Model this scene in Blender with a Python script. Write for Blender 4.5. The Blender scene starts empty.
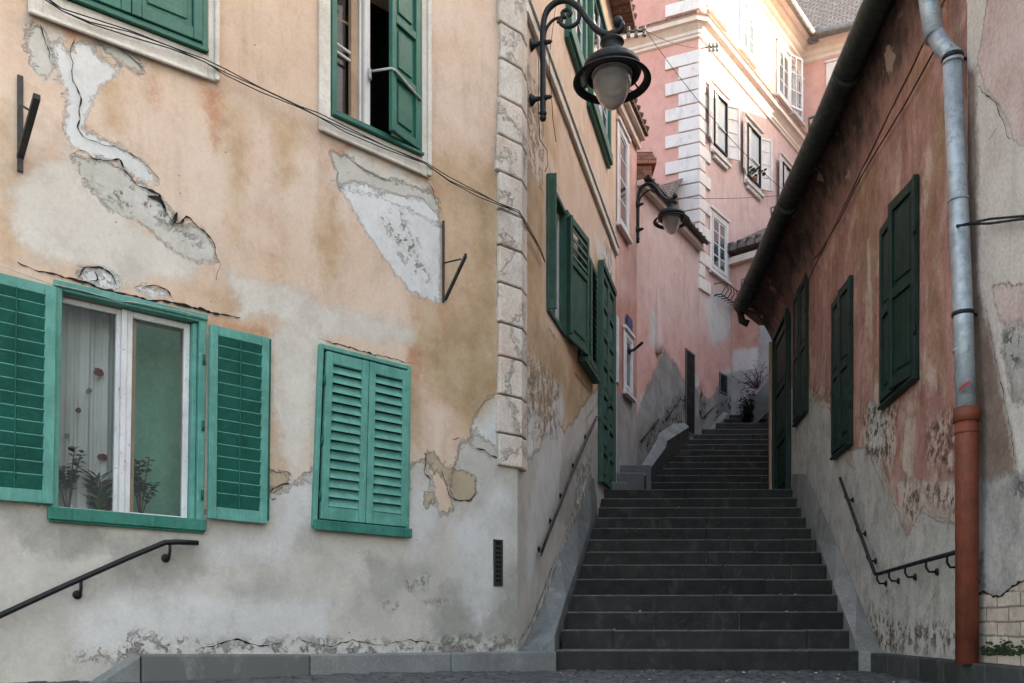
import bpy, bmesh, math, random
import numpy as np
from mathutils import Vector, noise as mnoise
random.seed(11)
F, CX, HY, HC = 870.0, 512.0, 625.0, 0.36
R = math.radians
scene = bpy.context.scene
col = scene.collection
LOC = {}

# ------------------------------------------------------------------ walls as vertical planes
class Wall:
    def __init__(self, x, y, vpu, left=True, d=None):
        if d is None: d = ((vpu - CX) / F, 1.0)
        self.p = Vector((x, y)); self.d = Vector(d).normalized()
        self.n = Vector((self.d.y, -self.d.x)) if left else Vector((-self.d.y, self.d.x))
    def P(self, s, z, n=0.0):
        q = self.p + self.d * s + self.n * n
        return Vector((q.x, q.y, z))
    def hit(self, u, v=None, n=0.0):
        k = (u - CX) / F
        q = self.p + self.n * n
        # k*(qy + s dy) = qx + s dx
        s = (k * q.y - q.x) / (self.d.x - k * self.d.y)
        y = q.y + s * self.d.y
        if v is None: return s
        return s, HC + (HY - v) / F * y
    def pt(self, u, v, n=0.0):
        s, z = self.hit(u, v, n)
        return self.P(s, z, n)
    def out(self, s, u, v):          # point on the plane standing square to the wall at s
        k = (u - CX) / F
        q = self.p + self.d * s
        t = (k * q.y - q.x) / (self.n.x - k * self.n.y)
        y = q.y + t * self.n.y
        return Vector((q.x + t * self.n.x, y, HC + (HY - v) / F * y))
    def fr(self, s0, z0, n0=0.0):
        return lambda a, b, n: self.P(s0 + a, z0 + b, n0 + n)
    def quad(self, tl, tr, br, bl, n0=0.0):
        c = [self.hit(*q) for q in (tl, tr, br, bl)]
        W = (abs(c[1][0] - c[0][0]) + abs(c[2][0] - c[3][0])) / 2
        H = (abs(c[0][1] - c[3][1]) + abs(c[1][1] - c[2][1])) / 2
        def f(a, b, n):
            t, w = a / W, b / H
            s = (c[3][0] * (1 - t) + c[2][0] * t) * (1 - w) + (c[0][0] * (1 - t) + c[1][0] * t) * w
            z = (c[3][1] * (1 - t) + c[2][1] * t) * (1 - w) + (c[0][1] * (1 - t) + c[1][1] * t) * w
            return self.P(s, z, n + n0)
        return f, W, H
    def leaf(self, s, z0, ang, sign=1):   # a leaf hinged at s; ang degrees out of the wall
        h = self.P(s, z0)
        dd = self.d * (math.cos(R(ang)) * sign) + self.n * math.sin(R(ang))
        pp = self.n * math.cos(R(ang)) - self.d * (math.sin(R(ang)) * sign)
        return lambda a, b, n: Vector((h.x + dd.x * a + pp.x * n, h.y + dd.y * a + pp.y * n, h.z + b))

def sub(f, a0, b0, n0=0.0):
    return lambda a, b, n: f(a + a0, b + b0, n + n0)

# ------------------------------------------------------------------ mesh builder
class MB:
    def __init__(self):
        self.v = []; self.f = []; self.m = []; self.s = []; self.uv = {}
    def quad(self, pts, m=0, smooth=False, uv=None):
        b = len(self.v); self.v += [tuple(p) for p in pts]
        self.f.append(tuple(range(b, b + len(pts)))); self.m.append(m); self.s.append(smooth)
        if uv: self.uv[len(self.f) - 1] = uv
    def box8(self, p, m=0):
        b = len(self.v); self.v += [tuple(q) for q in p]
        for q in ((0,3,2,1),(4,5,6,7),(0,1,5,4),(1,2,6,5),(2,3,7,6),(3,0,4,7)):
            self.f.append(tuple(b + i for i in q)); self.m.append(m); self.s.append(False)
    def bx(self, f, a0, a1, b0, b1, n0, n1, m=0):
        self.box8([f(a0,b0,n0), f(a1,b0,n0), f(a1,b1,n0), f(a0,b1,n0), f(a0,b0,n1), f(a1,b0,n1), f(a1,b1,n1), f(a0,b1,n1)], m)
    def box(self, x0, x1, y0, y1, z0, z1, m=0):
        self.bx(lambda a, b, n: Vector((a, b, n)), x0, x1, y0, y1, z0, z1, m)
    def grid(self, rows, m=0, smooth=True, uvs=None):
        b = len(self.v); nr, nc = len(rows), len(rows[0])
        for r in rows: self.v += [tuple(p) for p in r]
        for i in range(nr - 1):
            for j in range(nc - 1):
                self.f.append((b+i*nc+j, b+i*nc+j+1, b+(i+1)*nc+j+1, b+(i+1)*nc+j)); self.m.append(m); self.s.append(smooth)
                if uvs: self.uv[len(self.f)-1] = [uvs(i,j), uvs(i,j+1), uvs(i+1,j+1), uvs(i+1,j)]
    def tube(self, pts, r, seg=8, m=0, caps=True):
        pts = [Vector(p) for p in pts]; n = len(pts)
        rr = r if isinstance(r, (list, tuple)) else [r] * n
        t0 = (pts[1] - pts[0]).normalized()
        ref = Vector((0, 0, 1)) if abs(t0.z) < .9 else Vector((1, 0, 0))
        u = t0.cross(ref).normalized(); rows = []
        for i in range(n):
            t = (pts[min(i+1, n-1)] - pts[max(i-1, 0)]).normalized()
            u = (u - t * u.dot(t)).normalized(); w = t.cross(u)
            rows.append([pts[i] + (u * math.cos(2*math.pi*j/seg) + w * math.sin(2*math.pi*j/seg)) * rr[i] for j in range(seg)])
        b = len(self.v)
        for q in rows: self.v += [tuple(p) for p in q]
        for i in range(n - 1):
            for j in range(seg):
                k = (j + 1) % seg
                self.f.append((b+i*seg+j, b+i*seg+k, b+(i+1)*seg+k, b+(i+1)*seg+j)); self.m.append(m); self.s.append(True)
        if caps:
            self.f.append(tuple(b + j for j in range(seg))[::-1]); self.m.append(m); self.s.append(False)
            self.f.append(tuple(b + (n-1)*seg + j for j in range(seg))); self.m.append(m); self.s.append(False)
    def lathe(self, c, prof, seg=24, m=0, ax=None, thick=False):
        c = Vector(c); ax = Vector(ax).normalized() if ax is not None else Vector((0,0,1))
        u = ax.cross(Vector((1,0,.01)) if abs(ax.x) < .9 else Vector((0,1,0))).normalized(); w = ax.cross(u)
        b = len(self.v)
        for (r, h) in prof:
            for j in range(seg):
                a = 2*math.pi*j/seg
                self.v.append(tuple(c + ax*h + (u*math.cos(a) + w*math.sin(a))*max(r, 1e-4)))
        for i in range(len(prof) - 1):
            for j in range(seg):
                k = (j+1) % seg
                self.f.append((b+i*seg+j, b+i*seg+k, b+(i+1)*seg+k, b+(i+1)*seg+j)); self.m.append(m); self.s.append(True)
    def build(self, name, mats, parent=None, bevel=0, attrs=None, segs=1):
        me = bpy.data.meshes.new(name); L = LOC[parent.name] if parent else Vector((0,0,0))
        me.from_pydata([(x-L.x, y-L.y, z-L.z) for x, y, z in self.v], [], self.f)
        if not isinstance(mats, (list, tuple)): mats = [mats]
        for mt in mats: me.materials.append(mt)
        me.polygons.foreach_set('material_index', self.m); me.polygons.foreach_set('use_smooth', self.s)
        if self.uv:
            ul = me.uv_layers.new(name='UVMap')
            for fi, uv in self.uv.items():
                for k, li in enumerate(me.polygons[fi].loop_indices): ul.data[li].uv = uv[k]
        me.update()
        o = bpy.data.objects.new(name, me); col.objects.link(o)
        if parent: o.parent = parent
        LOC[o.name] = L
        if bevel:
            md = o.modifiers.new('bevel', 'BEVEL'); md.width = bevel; md.segments = segs; md.limit_method = 'ANGLE'; md.angle_limit = R(40)
        return o

def tag(o, label=None, cat=None, group=None, kind=None):
    if label: o['label'] = label
    if cat: o['category'] = cat
    if group: o['group'] = group
    if kind: o['kind'] = kind
    return o
def empty(name, loc, label, cat, group=None):
    o = bpy.data.objects.new(name, None); col.objects.link(o); o.location = loc; o.empty_display_size = .2
    LOC[o.name] = Vector(loc); return tag(o, label, cat, group)

# ------------------------------------------------------------------ materials
class NT:
    def __init__(self, name):
        self.m = bpy.data.materials.new(name); self.m.use_nodes = True
        self.t = self.m.node_tree; self.t.nodes.clear()
        self.out = self.t.nodes.new('ShaderNodeOutputMaterial')
        self.co = self.t.nodes.new('ShaderNodeTexCoord').outputs['Object']
    def n(self, ty, **kw):
        nd = self.t.nodes.new(ty)
        for k, v in kw.items(): setattr(nd, k, v)
        return nd
    def link(self, a, b): self.t.links.new(a, b)
    def _set(self, sock, v):
        if isinstance(v, bpy.types.NodeSocket): self.link(v, sock)
        elif isinstance(v, (tuple, list)): sock.default_value = (*v, 1.0) if len(v) == 3 and len(sock.default_value) == 4 else v
        else: sock.default_value = v
    def noise(self, scale, detail=4, rough=.55, co=None, stretch=None, off=0):
        co = co or self.co
        if stretch or off:
            mp = self.n('ShaderNodeMapping'); self.link(co, mp.inputs[0])
            mp.inputs['Scale'].default_value = stretch or (1,1,1); mp.inputs['Location'].default_value = (off, off*.7, off*1.3); co = mp.outputs[0]
        nd = self.n('ShaderNodeTexNoise'); self.link(co, nd.inputs['Vector'])
        nd.inputs['Scale'].default_value = scale; nd.inputs['Detail'].default_value = detail; nd.inputs['Roughness'].default_value = rough
        return nd.outputs['Fac']
    def vor(self, scale, feature='F1', co=None):
        nd = self.n('ShaderNodeTexVoronoi', feature=feature); self.link(co or self.co, nd.inputs['Vector']); nd.inputs['Scale'].default_value = scale
        return nd.outputs['Distance']
    def math(self, op, a, b=0.0, clamp=False):
        nd = self.n('ShaderNodeMath', operation=op, use_clamp=clamp); self._set(nd.inputs[0], a); self._set(nd.inputs[1], b); return nd.outputs[0]
    def ramp(self, x, lo, hi, a=0.0, b=1.0):
        nd = self.n('ShaderNodeMapRange'); nd.interpolation_type = 'SMOOTHSTEP'
        self._set(nd.inputs[0], x)
        for i, v in enumerate((lo, hi, a, b)): nd.inputs[i+1].default_value = v
        return nd.outputs[0]
    def mix(self, fac, a, b, blend='MIX'):
        nd = self.n('ShaderNodeMix', data_type='RGBA', blend_type=blend); nd.clamp_factor = True
        self._set(nd.inputs[0], fac); self._set(nd.inputs[6], a); self._set(nd.inputs[7], b); return nd.outputs[2]
    def attr(self, name):
        nd = self.n('ShaderNodeAttribute', attribute_name=name); return nd.outputs['Fac']
    def bump(self, h, dist=.01, strength=1.0, normal=None):
        nd = self.n('ShaderNodeBump'); nd.inputs['Strength'].default_value = strength; nd.inputs['Distance'].default_value = dist
        self.link(h, nd.inputs['Height'])
        if normal is not None: self.link(normal, nd.inputs['Normal'])
        return nd.outputs[0]
    def finish(self, color, rough=.8, normal=None, metal=0.0, spec=None, alpha=None):
        b = self.n('ShaderNodeBsdfPrincipled'); self._set(b.inputs['Base Color'], color); self._set(b.inputs['Roughness'], rough)
        b.inputs['Metallic'].default_value = metal
        if spec is not None: b.inputs['Specular IOR Level'].default_value = spec
        if normal is not None: self.link(normal, b.inputs['Normal'])
        if alpha is not None: self._set(b.inputs['Alpha'], alpha)
        self.link(b.outputs[0], self.out.inputs[0]); return self.m

LAYERED = {}
def plaster(name, base, var, layers=(), stain=None, streak=.25, rough=.9, speck=.12, bumpd=.006, var2=None, mott=.32):
    """layers: (attr, colour, colour2, warp_large, warp_small, edge, height, kind)"""
    t = NT(name)
    c = t.mix(t.ramp(t.noise(1.1, 5, .6), .32, .68), base, var)
    if var2: c = t.mix(t.math('MULTIPLY', t.ramp(t.noise(2.3, 6, .65, off=7), .5, .66), .8), c, var2)
    st = t.ramp(t.noise(5, 5, .6, stretch=(1.6, 1.6, .22), off=3), .5, .72)
    c = t.mix(t.math('MULTIPLY', st, streak), c, stain or tuple(x*.6 for x in base))
    h = t.math('MULTIPLY', t.noise(9, 6, .6), .5)
    if layers:
        nL = t.math('SUBTRACT', t.noise(4.2, 7, .66, off=2), .5); nS = t.math('ADD', t.math('SUBTRACT', t.noise(22, 5, .72, off=4), .5), t.math('MULTIPLY', t.math('SUBTRACT', t.noise(75, 3, .7, off=6), .5), .55)); nC = t.ramp(t.noise(3.2, 6, .65, off=9), .35, .65)
        flake = t.noise(10, 8, .78, off=17); LAYERED[name] = [l[0] for l in layers]
    for (at, c1, c2, wl, ws, edge, hh) in layers:
        a = t.attr(at)
        w = t.math('ADD', t.math('MULTIPLY', nL, wl*2), t.math('MULTIPLY', nS, ws*2))
        m = t.ramp(t.math('ADD', a, w), -edge, edge)
        if at == 'scar':
            soft = t.ramp(t.math('ADD', a, w), -.03, .10)
            dk = t.math('MULTIPLY', soft, t.ramp(flake, .53, .56)); lt = t.math('MULTIPLY', soft, t.ramp(flake, .47, .44))
            c = t.mix(t.math('MULTIPLY', lt, .8), c, c2); c = t.mix(dk, c, c1)
            h = t.math('ADD', h, t.math('MULTIPLY', dk, hh)); continue
        c = t.mix(m, c, t.mix(nC, c1, c2))
        if hh:
            h = t.math('ADD', h, t.math('MULTIPLY', m, hh))
            rim = t.math('MULTIPLY', t.math('MULTIPLY', m, t.math('SUBTRACT', 1.0, m)), (1.1 if at == 'tan' else .35) if abs(hh) > 1 else .3)
            c = t.mix(rim, c, tuple(x*.42 for x in c1))
    mt = t.noise(6.5, 8, .72, off=41, stretch=(1,1,.75))
    c = t.mix(t.math('MULTIPLY', t.ramp(mt, .50, .62), mott), c, (.72,.68,.64), 'MULTIPLY')
    c = t.mix(t.math('MULTIPLY', t.ramp(mt, .46, .36), mott*.8), c, (.16,.145,.13), 'SCREEN')
    # fine speckle, pocks and hairlines
    c = t.mix(t.math('MULTIPLY', t.ramp(t.noise(45, 4, .7), .42, .62), speck*2), c, (.60,.56,.52), 'MULTIPLY')
    c = t.mix(t.math('MULTIPLY', t.ramp(t.noise(.8, 6, .6, off=31), .45, .7), .35), c, (.76,.72,.68), 'MULTIPLY')
    c = t.mix(t.math('MULTIPLY', t.ramp(t.noise(17, 5, .7, off=12), .56, .66), .3), c, (.18,.16,.14), 'SCREEN')
    pock = t.ramp(t.vor(9), .02, .05, 1, 0); keep = t.ramp(t.noise(4, 2, off=20), .55, .6)
    pk = t.math('MULTIPLY', pock, keep); c = t.mix(t.math('MULTIPLY', pk, .8), c, (.08,.07,.06))
    h = t.math('SUBTRACT', h, pk)
    h2 = t.math('ADD', h, t.math('MULTIPLY', t.noise(70, 5, .65), .22))
    h2 = t.math('ADD', h2, t.math('MULTIPLY', t.noise(2.2, 3, .5), 1.4))
    return t.finish(c, rough, t.bump(h2, bumpd*1.25), spec=.2)

def paint(name, colr, dark=None, rough=.55, wear=.35, chip=None, bumpd=.002, grain=True, spec=.35):
    t = NT(name); dark = dark or tuple(x*.7 for x in colr)
    c = t.mix(t.ramp(t.noise(6, 6, .65), .35, .7), colr, dark)
    g = t.noise(14, 5, .7, stretch=(4, 4, .35)) if grain else t.noise(30, 4)
    c = t.mix(t.math('MULTIPLY', t.ramp(g, .5, .75), wear), c, tuple(min(.8, x*1.5+.04) for x in colr))
    c = t.mix(t.math('MULTIPLY', t.ramp(t.noise(4, 7, .75, off=5), .55, .7), .5), c, tuple(x*.55 for x in colr))
    c = t.mix(t.math('MULTIPLY', t.ramp(t.noise(3, 6, .7, off=13, stretch=(2.5,2.5,.6)), .52, .66), .45), c, tuple(x*.62 for x in colr))
    if chip:
        c = t.mix(t.math('MULTIPLY', t.ramp(t.noise(60, 5, .75, off=14, stretch=(1,1,.5)), .60, .64), .6), c, tuple(x*.5 for x in colr))
        c = t.mix(t.ramp(t.noise(22, 6, .8, off=9), .63, .66), c, chip)
    return t.finish(c, t.ramp(g, .3, .8, rough-.1, rough+.2), t.bump(t.math('ADD', g, t.noise(50, 3)), bumpd), spec=spec)

def metal(name, colr, rough=.45, rust=None, mt=.0, amount=.62, spec=.5):
    t = NT(name); c = t.mix(t.ramp(t.noise(12, 6, .7), .35, .7), colr, tuple(x*.6 for x in colr))
    if rust: c = t.mix(t.ramp(t.noise(16, 7, .75, off=4), amount, amount+.08), c, rust)
    return t.finish(c, t.ramp(t.noise(20, 4), .3, .7, rough-.12, rough+.15), t.bump(t.noise(40, 5, .7), .0015), metal=mt, spec=spec)

def stone(name, colr, var, sc=1.0, rough=.75, bd=.004, light=None, tread=None):
    t = NT(name); c = t.mix(t.ramp(t.noise(2.5*sc, 6, .65), .35, .65), colr, var)
    c = t.mix(t.math('MULTIPLY', t.ramp(t.noise(60, 4, .7), .5, .66), .5), c, tuple(min(1, x*1.7) for x in colr))
    c = t.mix(t.math('MULTIPLY', t.attr('blk'), .75), c, t.mix(.5, var, tuple(x*1.25 for x in colr)))
    c = t.mix(t.ramp(t.attr('blk'), .8, 1.0), c, tuple(x*.6 for x in colr))
    c = t.mix(t.math('MULTIPLY', t.ramp(t.noise(1.3, 5, .7, off=6), .52, .68), .55), c, tuple(x*.5 for x in colr))
    if light:
        c = t.mix(t.ramp(t.noise(30, 5, .75, off=8), .66, .7), c, light)
        c = t.mix(t.math('MULTIPLY', t.ramp(t.noise(6, 6, .7, off=15, stretch=(1,1,.6)), .52, .70), .55), c, light)
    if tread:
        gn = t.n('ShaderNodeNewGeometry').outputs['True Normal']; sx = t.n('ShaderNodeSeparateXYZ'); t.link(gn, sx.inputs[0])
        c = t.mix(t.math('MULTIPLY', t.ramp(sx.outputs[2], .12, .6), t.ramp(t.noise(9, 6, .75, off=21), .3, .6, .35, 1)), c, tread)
    h = t.math('ADD', t.noise(8, 6, .6), t.math('MULTIPLY', t.noise(70, 4, .7), .4))
    return t.finish(c, t.ramp(t.noise(7, 4, off=2), .3, .7, rough-.18, rough+.12), t.bump(h, bd), spec=.22)

def tiles(name, c1, c2, sx=1.0, w=.16, hgt=.12, mort=(.03,.025,.02), bd=.03, offset=.5, msize=.008):
    t = NT(name)
    uv = t.n('ShaderNodeTexCoord').outputs['UV']
    wn = t.n('ShaderNodeTexNoise'); t.link(uv, wn.inputs['Vector']); wn.inputs['Scale'].default_value = 6
    ad = t.n('ShaderNodeMixRGB', blend_type='ADD') ; ad.inputs[0].default_value = .02; t.link(uv, ad.inputs[1]); t.link(wn.outputs['Color'], ad.inputs[2])
    b = t.n('ShaderNodeTexBrick'); t.link(ad.outputs[0], b.inputs['Vector']); b.offset = offset
    b.inputs['Color1'].default_value = (*c1, 1); b.inputs['Color2'].default_value = (*c2, 1); b.inputs['Mortar'].default_value = (*mort, 1)
    b.inputs['Scale'].default_value = 1; b.inputs['Brick Width'].default_value = w; b.inputs['Row Height'].default_value = hgt; b.inputs['Mortar Size'].default_value = msize
    b.inputs['Mortar Smooth'].default_value = .3; b.inputs['Bias'].default_value = 0
    c = t.mix(t.math('MULTIPLY', t.ramp(t.noise(7, 6, .7), .4, .65), .6), b.outputs['Color'], tuple(x*.45 for x in c1))
    c = t.mix(t.math('MULTIPLY', t.ramp(t.noise(16, 6, .7, off=4), .52, .68), .5), c, tuple(min(.8, x*1.6+.03) for x in c2))
    h = t.math('SUBTRACT', t.math('MULTIPLY', t.noise(20, 5), .4), b.outputs['Fac'])
    return t.finish(c, .85, t.bump(h, bd))

def glass(name, tint=(.9,.95,.95), tr=.75, rough=.03):
    t = NT(name); g = t.n('ShaderNodeBsdfGlossy'); g.inputs['Roughness'].default_value = rough; g.inputs['Color'].default_value = (.9,.95,1,1)
    tp = t.n('ShaderNodeBsdfTransparent'); tp.inputs['Color'].default_value = (*tint, 1)
    fz = t.n('ShaderNodeLayerWeight'); fz.inputs['Blend'].default_value = .25
    f = t.math('ADD', t.math('MULTIPLY', fz.outputs['Fresnel'], .8), 1-tr, clamp=True)
    bm = t.bump(t.noise(3, 2), .004); t.link(bm, g.inputs['Normal'])
    ms = t.n('ShaderNodeMixShader'); t.link(f, ms.inputs[0]); t.link(tp.outputs[0], ms.inputs[1]); t.link(g.outputs[0], ms.inputs[2])
    t.link(ms.outputs[0], t.out.inputs[0]); return t.m

M = {}
M['peach'] = plaster('peach_plaster', (.65,.465,.345), (.69,.54,.44), [
    ('wash', (.50,.33,.20), (.58,.41,.28), .16, .05, .09, 0),
    ('rust', (.50,.24,.14), (.56,.36,.24), .09, .06, .06, 0),
    ('pale', (.60,.545,.48), (.66,.60,.53), .16, .06, .05, -.2),
    ('beige', (.50,.475,.42), (.57,.54,.49), .07, .06, .016, -1.1),
    ('white', (.68,.67,.655), (.61,.60,.585), .05, .05, .018, -1.0),
    ('ochre', (.40,.27,.16), (.50,.36,.23), .10, .05, .14, 0),
    ('grey', (.56,.515,.46), (.47,.435,.39), .11, .07, .022, -1.2),
    ('cement', (.33,.31,.275), (.41,.385,.345), .18, .06, .07, -.2),
    ('lime', (.62,.60,.575), (.55,.53,.505), .14, .05, .10, .1),
    ('tan', (.49,.39,.28), (.43,.34,.24), .06, .06, .008, 1.3),
    ('scar', (.31,.275,.245), (.62,.60,.57), .03, .03, .012, -1.6)],
    streak=.34, stain=(.44,.30,.20), var2=(.64,.44,.33), speck=.07)
M['room'] = plaster('room_plaster', (.17,.38,.28), (.13,.32,.22), streak=.1)
M['rose'] = plaster('rose_plaster', (.53,.285,.235), (.36,.175,.14), [
    ('wash', (.42,.26,.17), (.36,.19,.13), .10, .05, .05, 0),
    ('pale', (.58,.46,.385), (.50,.37,.30), .05, .05, .02, -.4),
    ('grey', (.56,.525,.475), (.44,.41,.37), .05, .035, .012, -1.3),
    ('white', (.58,.50,.43), (.46,.37,.31), .02, .03, .01, -.6),
    ('scar', (.16,.10,.075), (.60,.52,.45), .02, .04, .02, -1.4)],
    streak=.55, stain=(.21,.10,.08), speck=.2, var2=(.62,.46,.36), mott=.8)
M['cream'] = plaster('cream_plaster', (.66,.60,.54), (.58,.51,.46), [
    ('mauve', (.54,.385,.35), (.62,.49,.45), .05, .03, .01, .8),
    ('wash', (.20,.13,.105), (.28,.21,.17), .05, .04, .04, 0),
    ('grey', (.50,.47,.43), (.30,.28,.26), .08, .05, .03, -.8),
    ('scar', (.10,.09,.08), (.40,.37,.33), .03, .06, .03, -1.2)], streak=.3, speck=.2, bumpd=.009)
M['agedpink'] = plaster('aged_pink_plaster', (.66,.445,.41), (.69,.50,.465), [
    ('wash', (.62,.31,.265), (.66,.39,.34), .35, .08, .55, 0),
    ('white', (.56,.53,.51), (.62,.57,.54), .12, .12, .08, -.3),
    ('grey', (.33,.315,.30), (.23,.215,.20), .16, .12, .05, -.8),
    ('scar', (.022,.022,.020), (.09,.085,.075), .12, .09, .05, -.8)], streak=.3, speck=.1, var2=(.60,.42,.37))
M['salmon'] = plaster('salmon_plaster', (.66,.325,.27), (.70,.38,.32), streak=.15, speck=.05)
M['pink'] = plaster('pale_pink_plaster', (.70,.54,.51), (.73,.59,.56), streak=.12, speck=.05)
M['oldpink'] = plaster('old_pink_plaster', (.58,.305,.265), (.62,.37,.32), [
    ('wash', (.46,.21,.17), (.50,.27,.22), .15, .06, .12, 0),
    ('white', (.52,.49,.47), (.58,.53,.50), .10, .08, .05, -.3),
    ('grey', (.38,.36,.35), (.30,.275,.26), .12, .08, .04, -.8),
    ('scar', (.035,.035,.035), (.09,.09,.085), .12, .09, .05, -.8)], streak=.3, speck=.1, var2=(.60,.44,.39))
M['trimwhite'] = paint('white_trim', (.74,.67,.63), (.70,.62,.58), .7, .2, grain=False)
M['quoin'] = plaster('quoin_plaster', (.66,.55,.465), (.70,.61,.53), [('white', (.69,.63,.57), (.58,.50,.44), .08, .08, .012, -1.2)], streak=.2, speck=.2, var2=(.62,.48,.41), bumpd=.006)
M['moulding'] = plaster('moulding_plaster', (.75,.69,.62), (.68,.62,.55), streak=.15, speck=.12, var2=(.60,.54,.47), bumpd=.008)
M['corniceO'] = plaster('ochre_cornice', (.72,.57,.48), (.75,.63,.55), streak=.1, speck=.05)
M['teal'] = paint('teal_paint', (.10,.32,.262), (.06,.235,.19), .6, .45, chip=(.30,.36,.31))
M['tealmid'] = paint('worn_sill_paint', (.035,.20,.15), (.02,.12,.09), .6, .45, chip=(.16,.20,.17), spec=.2)
M['tealshade'] = paint('shaded_teal_paint', (.008,.12,.088), (.006,.085,.062), .6, .25, spec=.2)  # teal with the slat shade painted in; also colours hinges and shutter edge
M['green'] = paint('green_paint', (.018,.135,.095), (.014,.105,.075), .45, .2)
M['oldgreen'] = paint('weathered_green_paint', (.035,.10,.072), (.024,.07,.05), .6, .4, chip=(.16,.19,.16))
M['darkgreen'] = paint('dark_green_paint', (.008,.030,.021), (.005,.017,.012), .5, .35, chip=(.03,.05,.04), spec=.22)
M['sash'] = paint('white_sash_paint', (.66,.65,.65), (.56,.54,.53), .5, .2, chip=(.20,.15,.11))
M['wood'] = paint('brown_wood', (.42,.27,.17), (.34,.21,.13), .6, .3)
M['iron'] = metal('black_iron', (.010,.012,.013), .45, rust=(.04,.03,.025), amount=.66, spec=.3)
M['rustiron'] = metal('rusty_iron', (.03,.032,.028), .6, rust=(.10,.055,.035), amount=.58)
M['zinc'] = metal('zinc', (.40,.44,.465), .42, mt=.3, rust=(.24,.245,.25), amount=.56)
M['gutter'] = metal('green_black_gutter', (.028,.038,.034), .5, rust=(.05,.05,.042), spec=.4)
M['redpipe'] = paint('red_brown_pipe', (.22,.055,.03), (.12,.038,.025), .55, .2, grain=True, chip=(.10,.07,.055), spec=.25)
M['greypipe'] = metal('grey_gutter', (.22,.22,.21), .5)
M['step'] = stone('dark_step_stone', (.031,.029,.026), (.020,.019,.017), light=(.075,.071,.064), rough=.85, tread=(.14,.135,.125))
M['joint'] = stone('joint_mortar', (.16,.16,.15), (.10,.10,.095))
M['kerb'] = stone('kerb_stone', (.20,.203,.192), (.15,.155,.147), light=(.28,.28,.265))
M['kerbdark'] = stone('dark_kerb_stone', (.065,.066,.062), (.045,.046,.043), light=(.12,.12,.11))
M['string'] = stone('stringer_stone', (.185,.192,.182), (.13,.137,.13), light=(.29,.29,.275))
M['worn'] = stone('worn_ramp_stone', (.27,.255,.235), (.20,.19,.175), light=(.38,.36,.33))
M['cobble'] = stone('cobble_stone', (.085,.084,.080), (.052,.052,.050), light=(.17,.165,.155), rough=.6)
M['ground'] = stone('ground_dust', (.10,.095,.085), (.07,.065,.06))
M['brick'] = tiles('brick_masonry', (.60,.50,.41), (.50,.38,.29), w=.24, hgt=.078, mort=(.20,.17,.14), bd=.02, msize=.006)
M['brickred'] = tiles('red_brick', (.36,.14,.085), (.28,.10,.06), w=.22, hgt=.07, mort=(.10,.06,.05), bd=.02)
M['tile'] = tiles('grey_brown_tile', (.17,.135,.12), (.23,.185,.165), w=.17, hgt=.13, bd=.05, mort=(.03,.022,.02), msize=.012)
M['tilered'] = tiles('red_brown_tile', (.20,.10,.07), (.26,.15,.11), w=.17, hgt=.14, bd=.05, mort=(.03,.02,.018), msize=.012)
M['glass'] = glass('window_glass', tr=.96)
M['glassdk'] = glass('old_window_glass', tint=(.55,.6,.62), tr=.72)
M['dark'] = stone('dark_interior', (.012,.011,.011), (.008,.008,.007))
M['porcelain'] = paint('insulator_glaze', (.30,.28,.25), None, .25, .1, grain=False)
M['leaf'] = paint('leaf_green', (.05,.10,.03), (.02,.05,.015), .6, .2, grain=False)
M['leafdk'] = paint('dark_leaf', (.02,.04,.018), (.014,.028,.012), .6, .2, grain=False)
M['redleaf'] = paint('red_brown_twig', (.13,.06,.05), (.08,.04,.035), .7, .2, grain=False)
M['petal'] = paint('red_petal', (.22,.035,.035), (.16,.02,.02), .6, .2, grain=False)
M['terracotta'] = paint('terracotta', (.33,.13,.07), None, .8, .2, grain=False)
M['blue'] = paint('blue_enamel', (.03,.05,.16), None, .4, .1, grain=False)
M['whitesolid'] = paint('white_enamel', (.72,.72,.72), None, .5, .1, grain=False)
M['strap'] = paint('pale_strap', (.50,.48,.45), None, .6, .2, grain=False)
M['sticker'] = paint('red_sticker', (.5,.08,.08), None, .6, .1, grain=False)
M['moss'] = stone('moss', (.035,.05,.02), (.02,.03,.012))
M['plinth'] = stone('plinth', (.12,.12,.12), (.09,.09,.09))
tb = NT('roller_blind'); M['blindgrey'] = tb.finish(tb.mix(tb.noise(5), (.40,.43,.44), (.50,.53,.54)), .8)
def curtain_mat():
    t = NT('lace_curtain'); c = t.mix(t.ramp(t.noise(3, 3), .4, .6), (.80,.79,.77), (.70,.69,.67))
    b = t.n('ShaderNodeBsdfDiffuse'); t._set(b.inputs[0], c); tr = t.n('ShaderNodeBsdfTranslucent'); t._set(tr.inputs[0], c)
    ms = t.n('ShaderNodeMixShader'); ms.inputs[0].default_value = .35; t.link(b.outputs[0], ms.inputs[1]); t.link(tr.outputs[0], ms.inputs[2])
    t.link(ms.outputs[0], t.out.inputs[0]); return t.m
M['curtain'] = curtain_mat()
def globe_mat():
    t = NT('frosted_globe'); b = t.n('ShaderNodeBsdfPrincipled')
    b.inputs['Base Color'].default_value = (.42,.39,.36,1); b.inputs['Roughness'].default_value = .2
    b.inputs['Transmission Weight'].default_value = .6; b.inputs['IOR'].default_value = 1.2
    t.link(b.outputs[0], t.out.inputs[0]); return t.m
M['globe'] = globe_mat()

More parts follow.
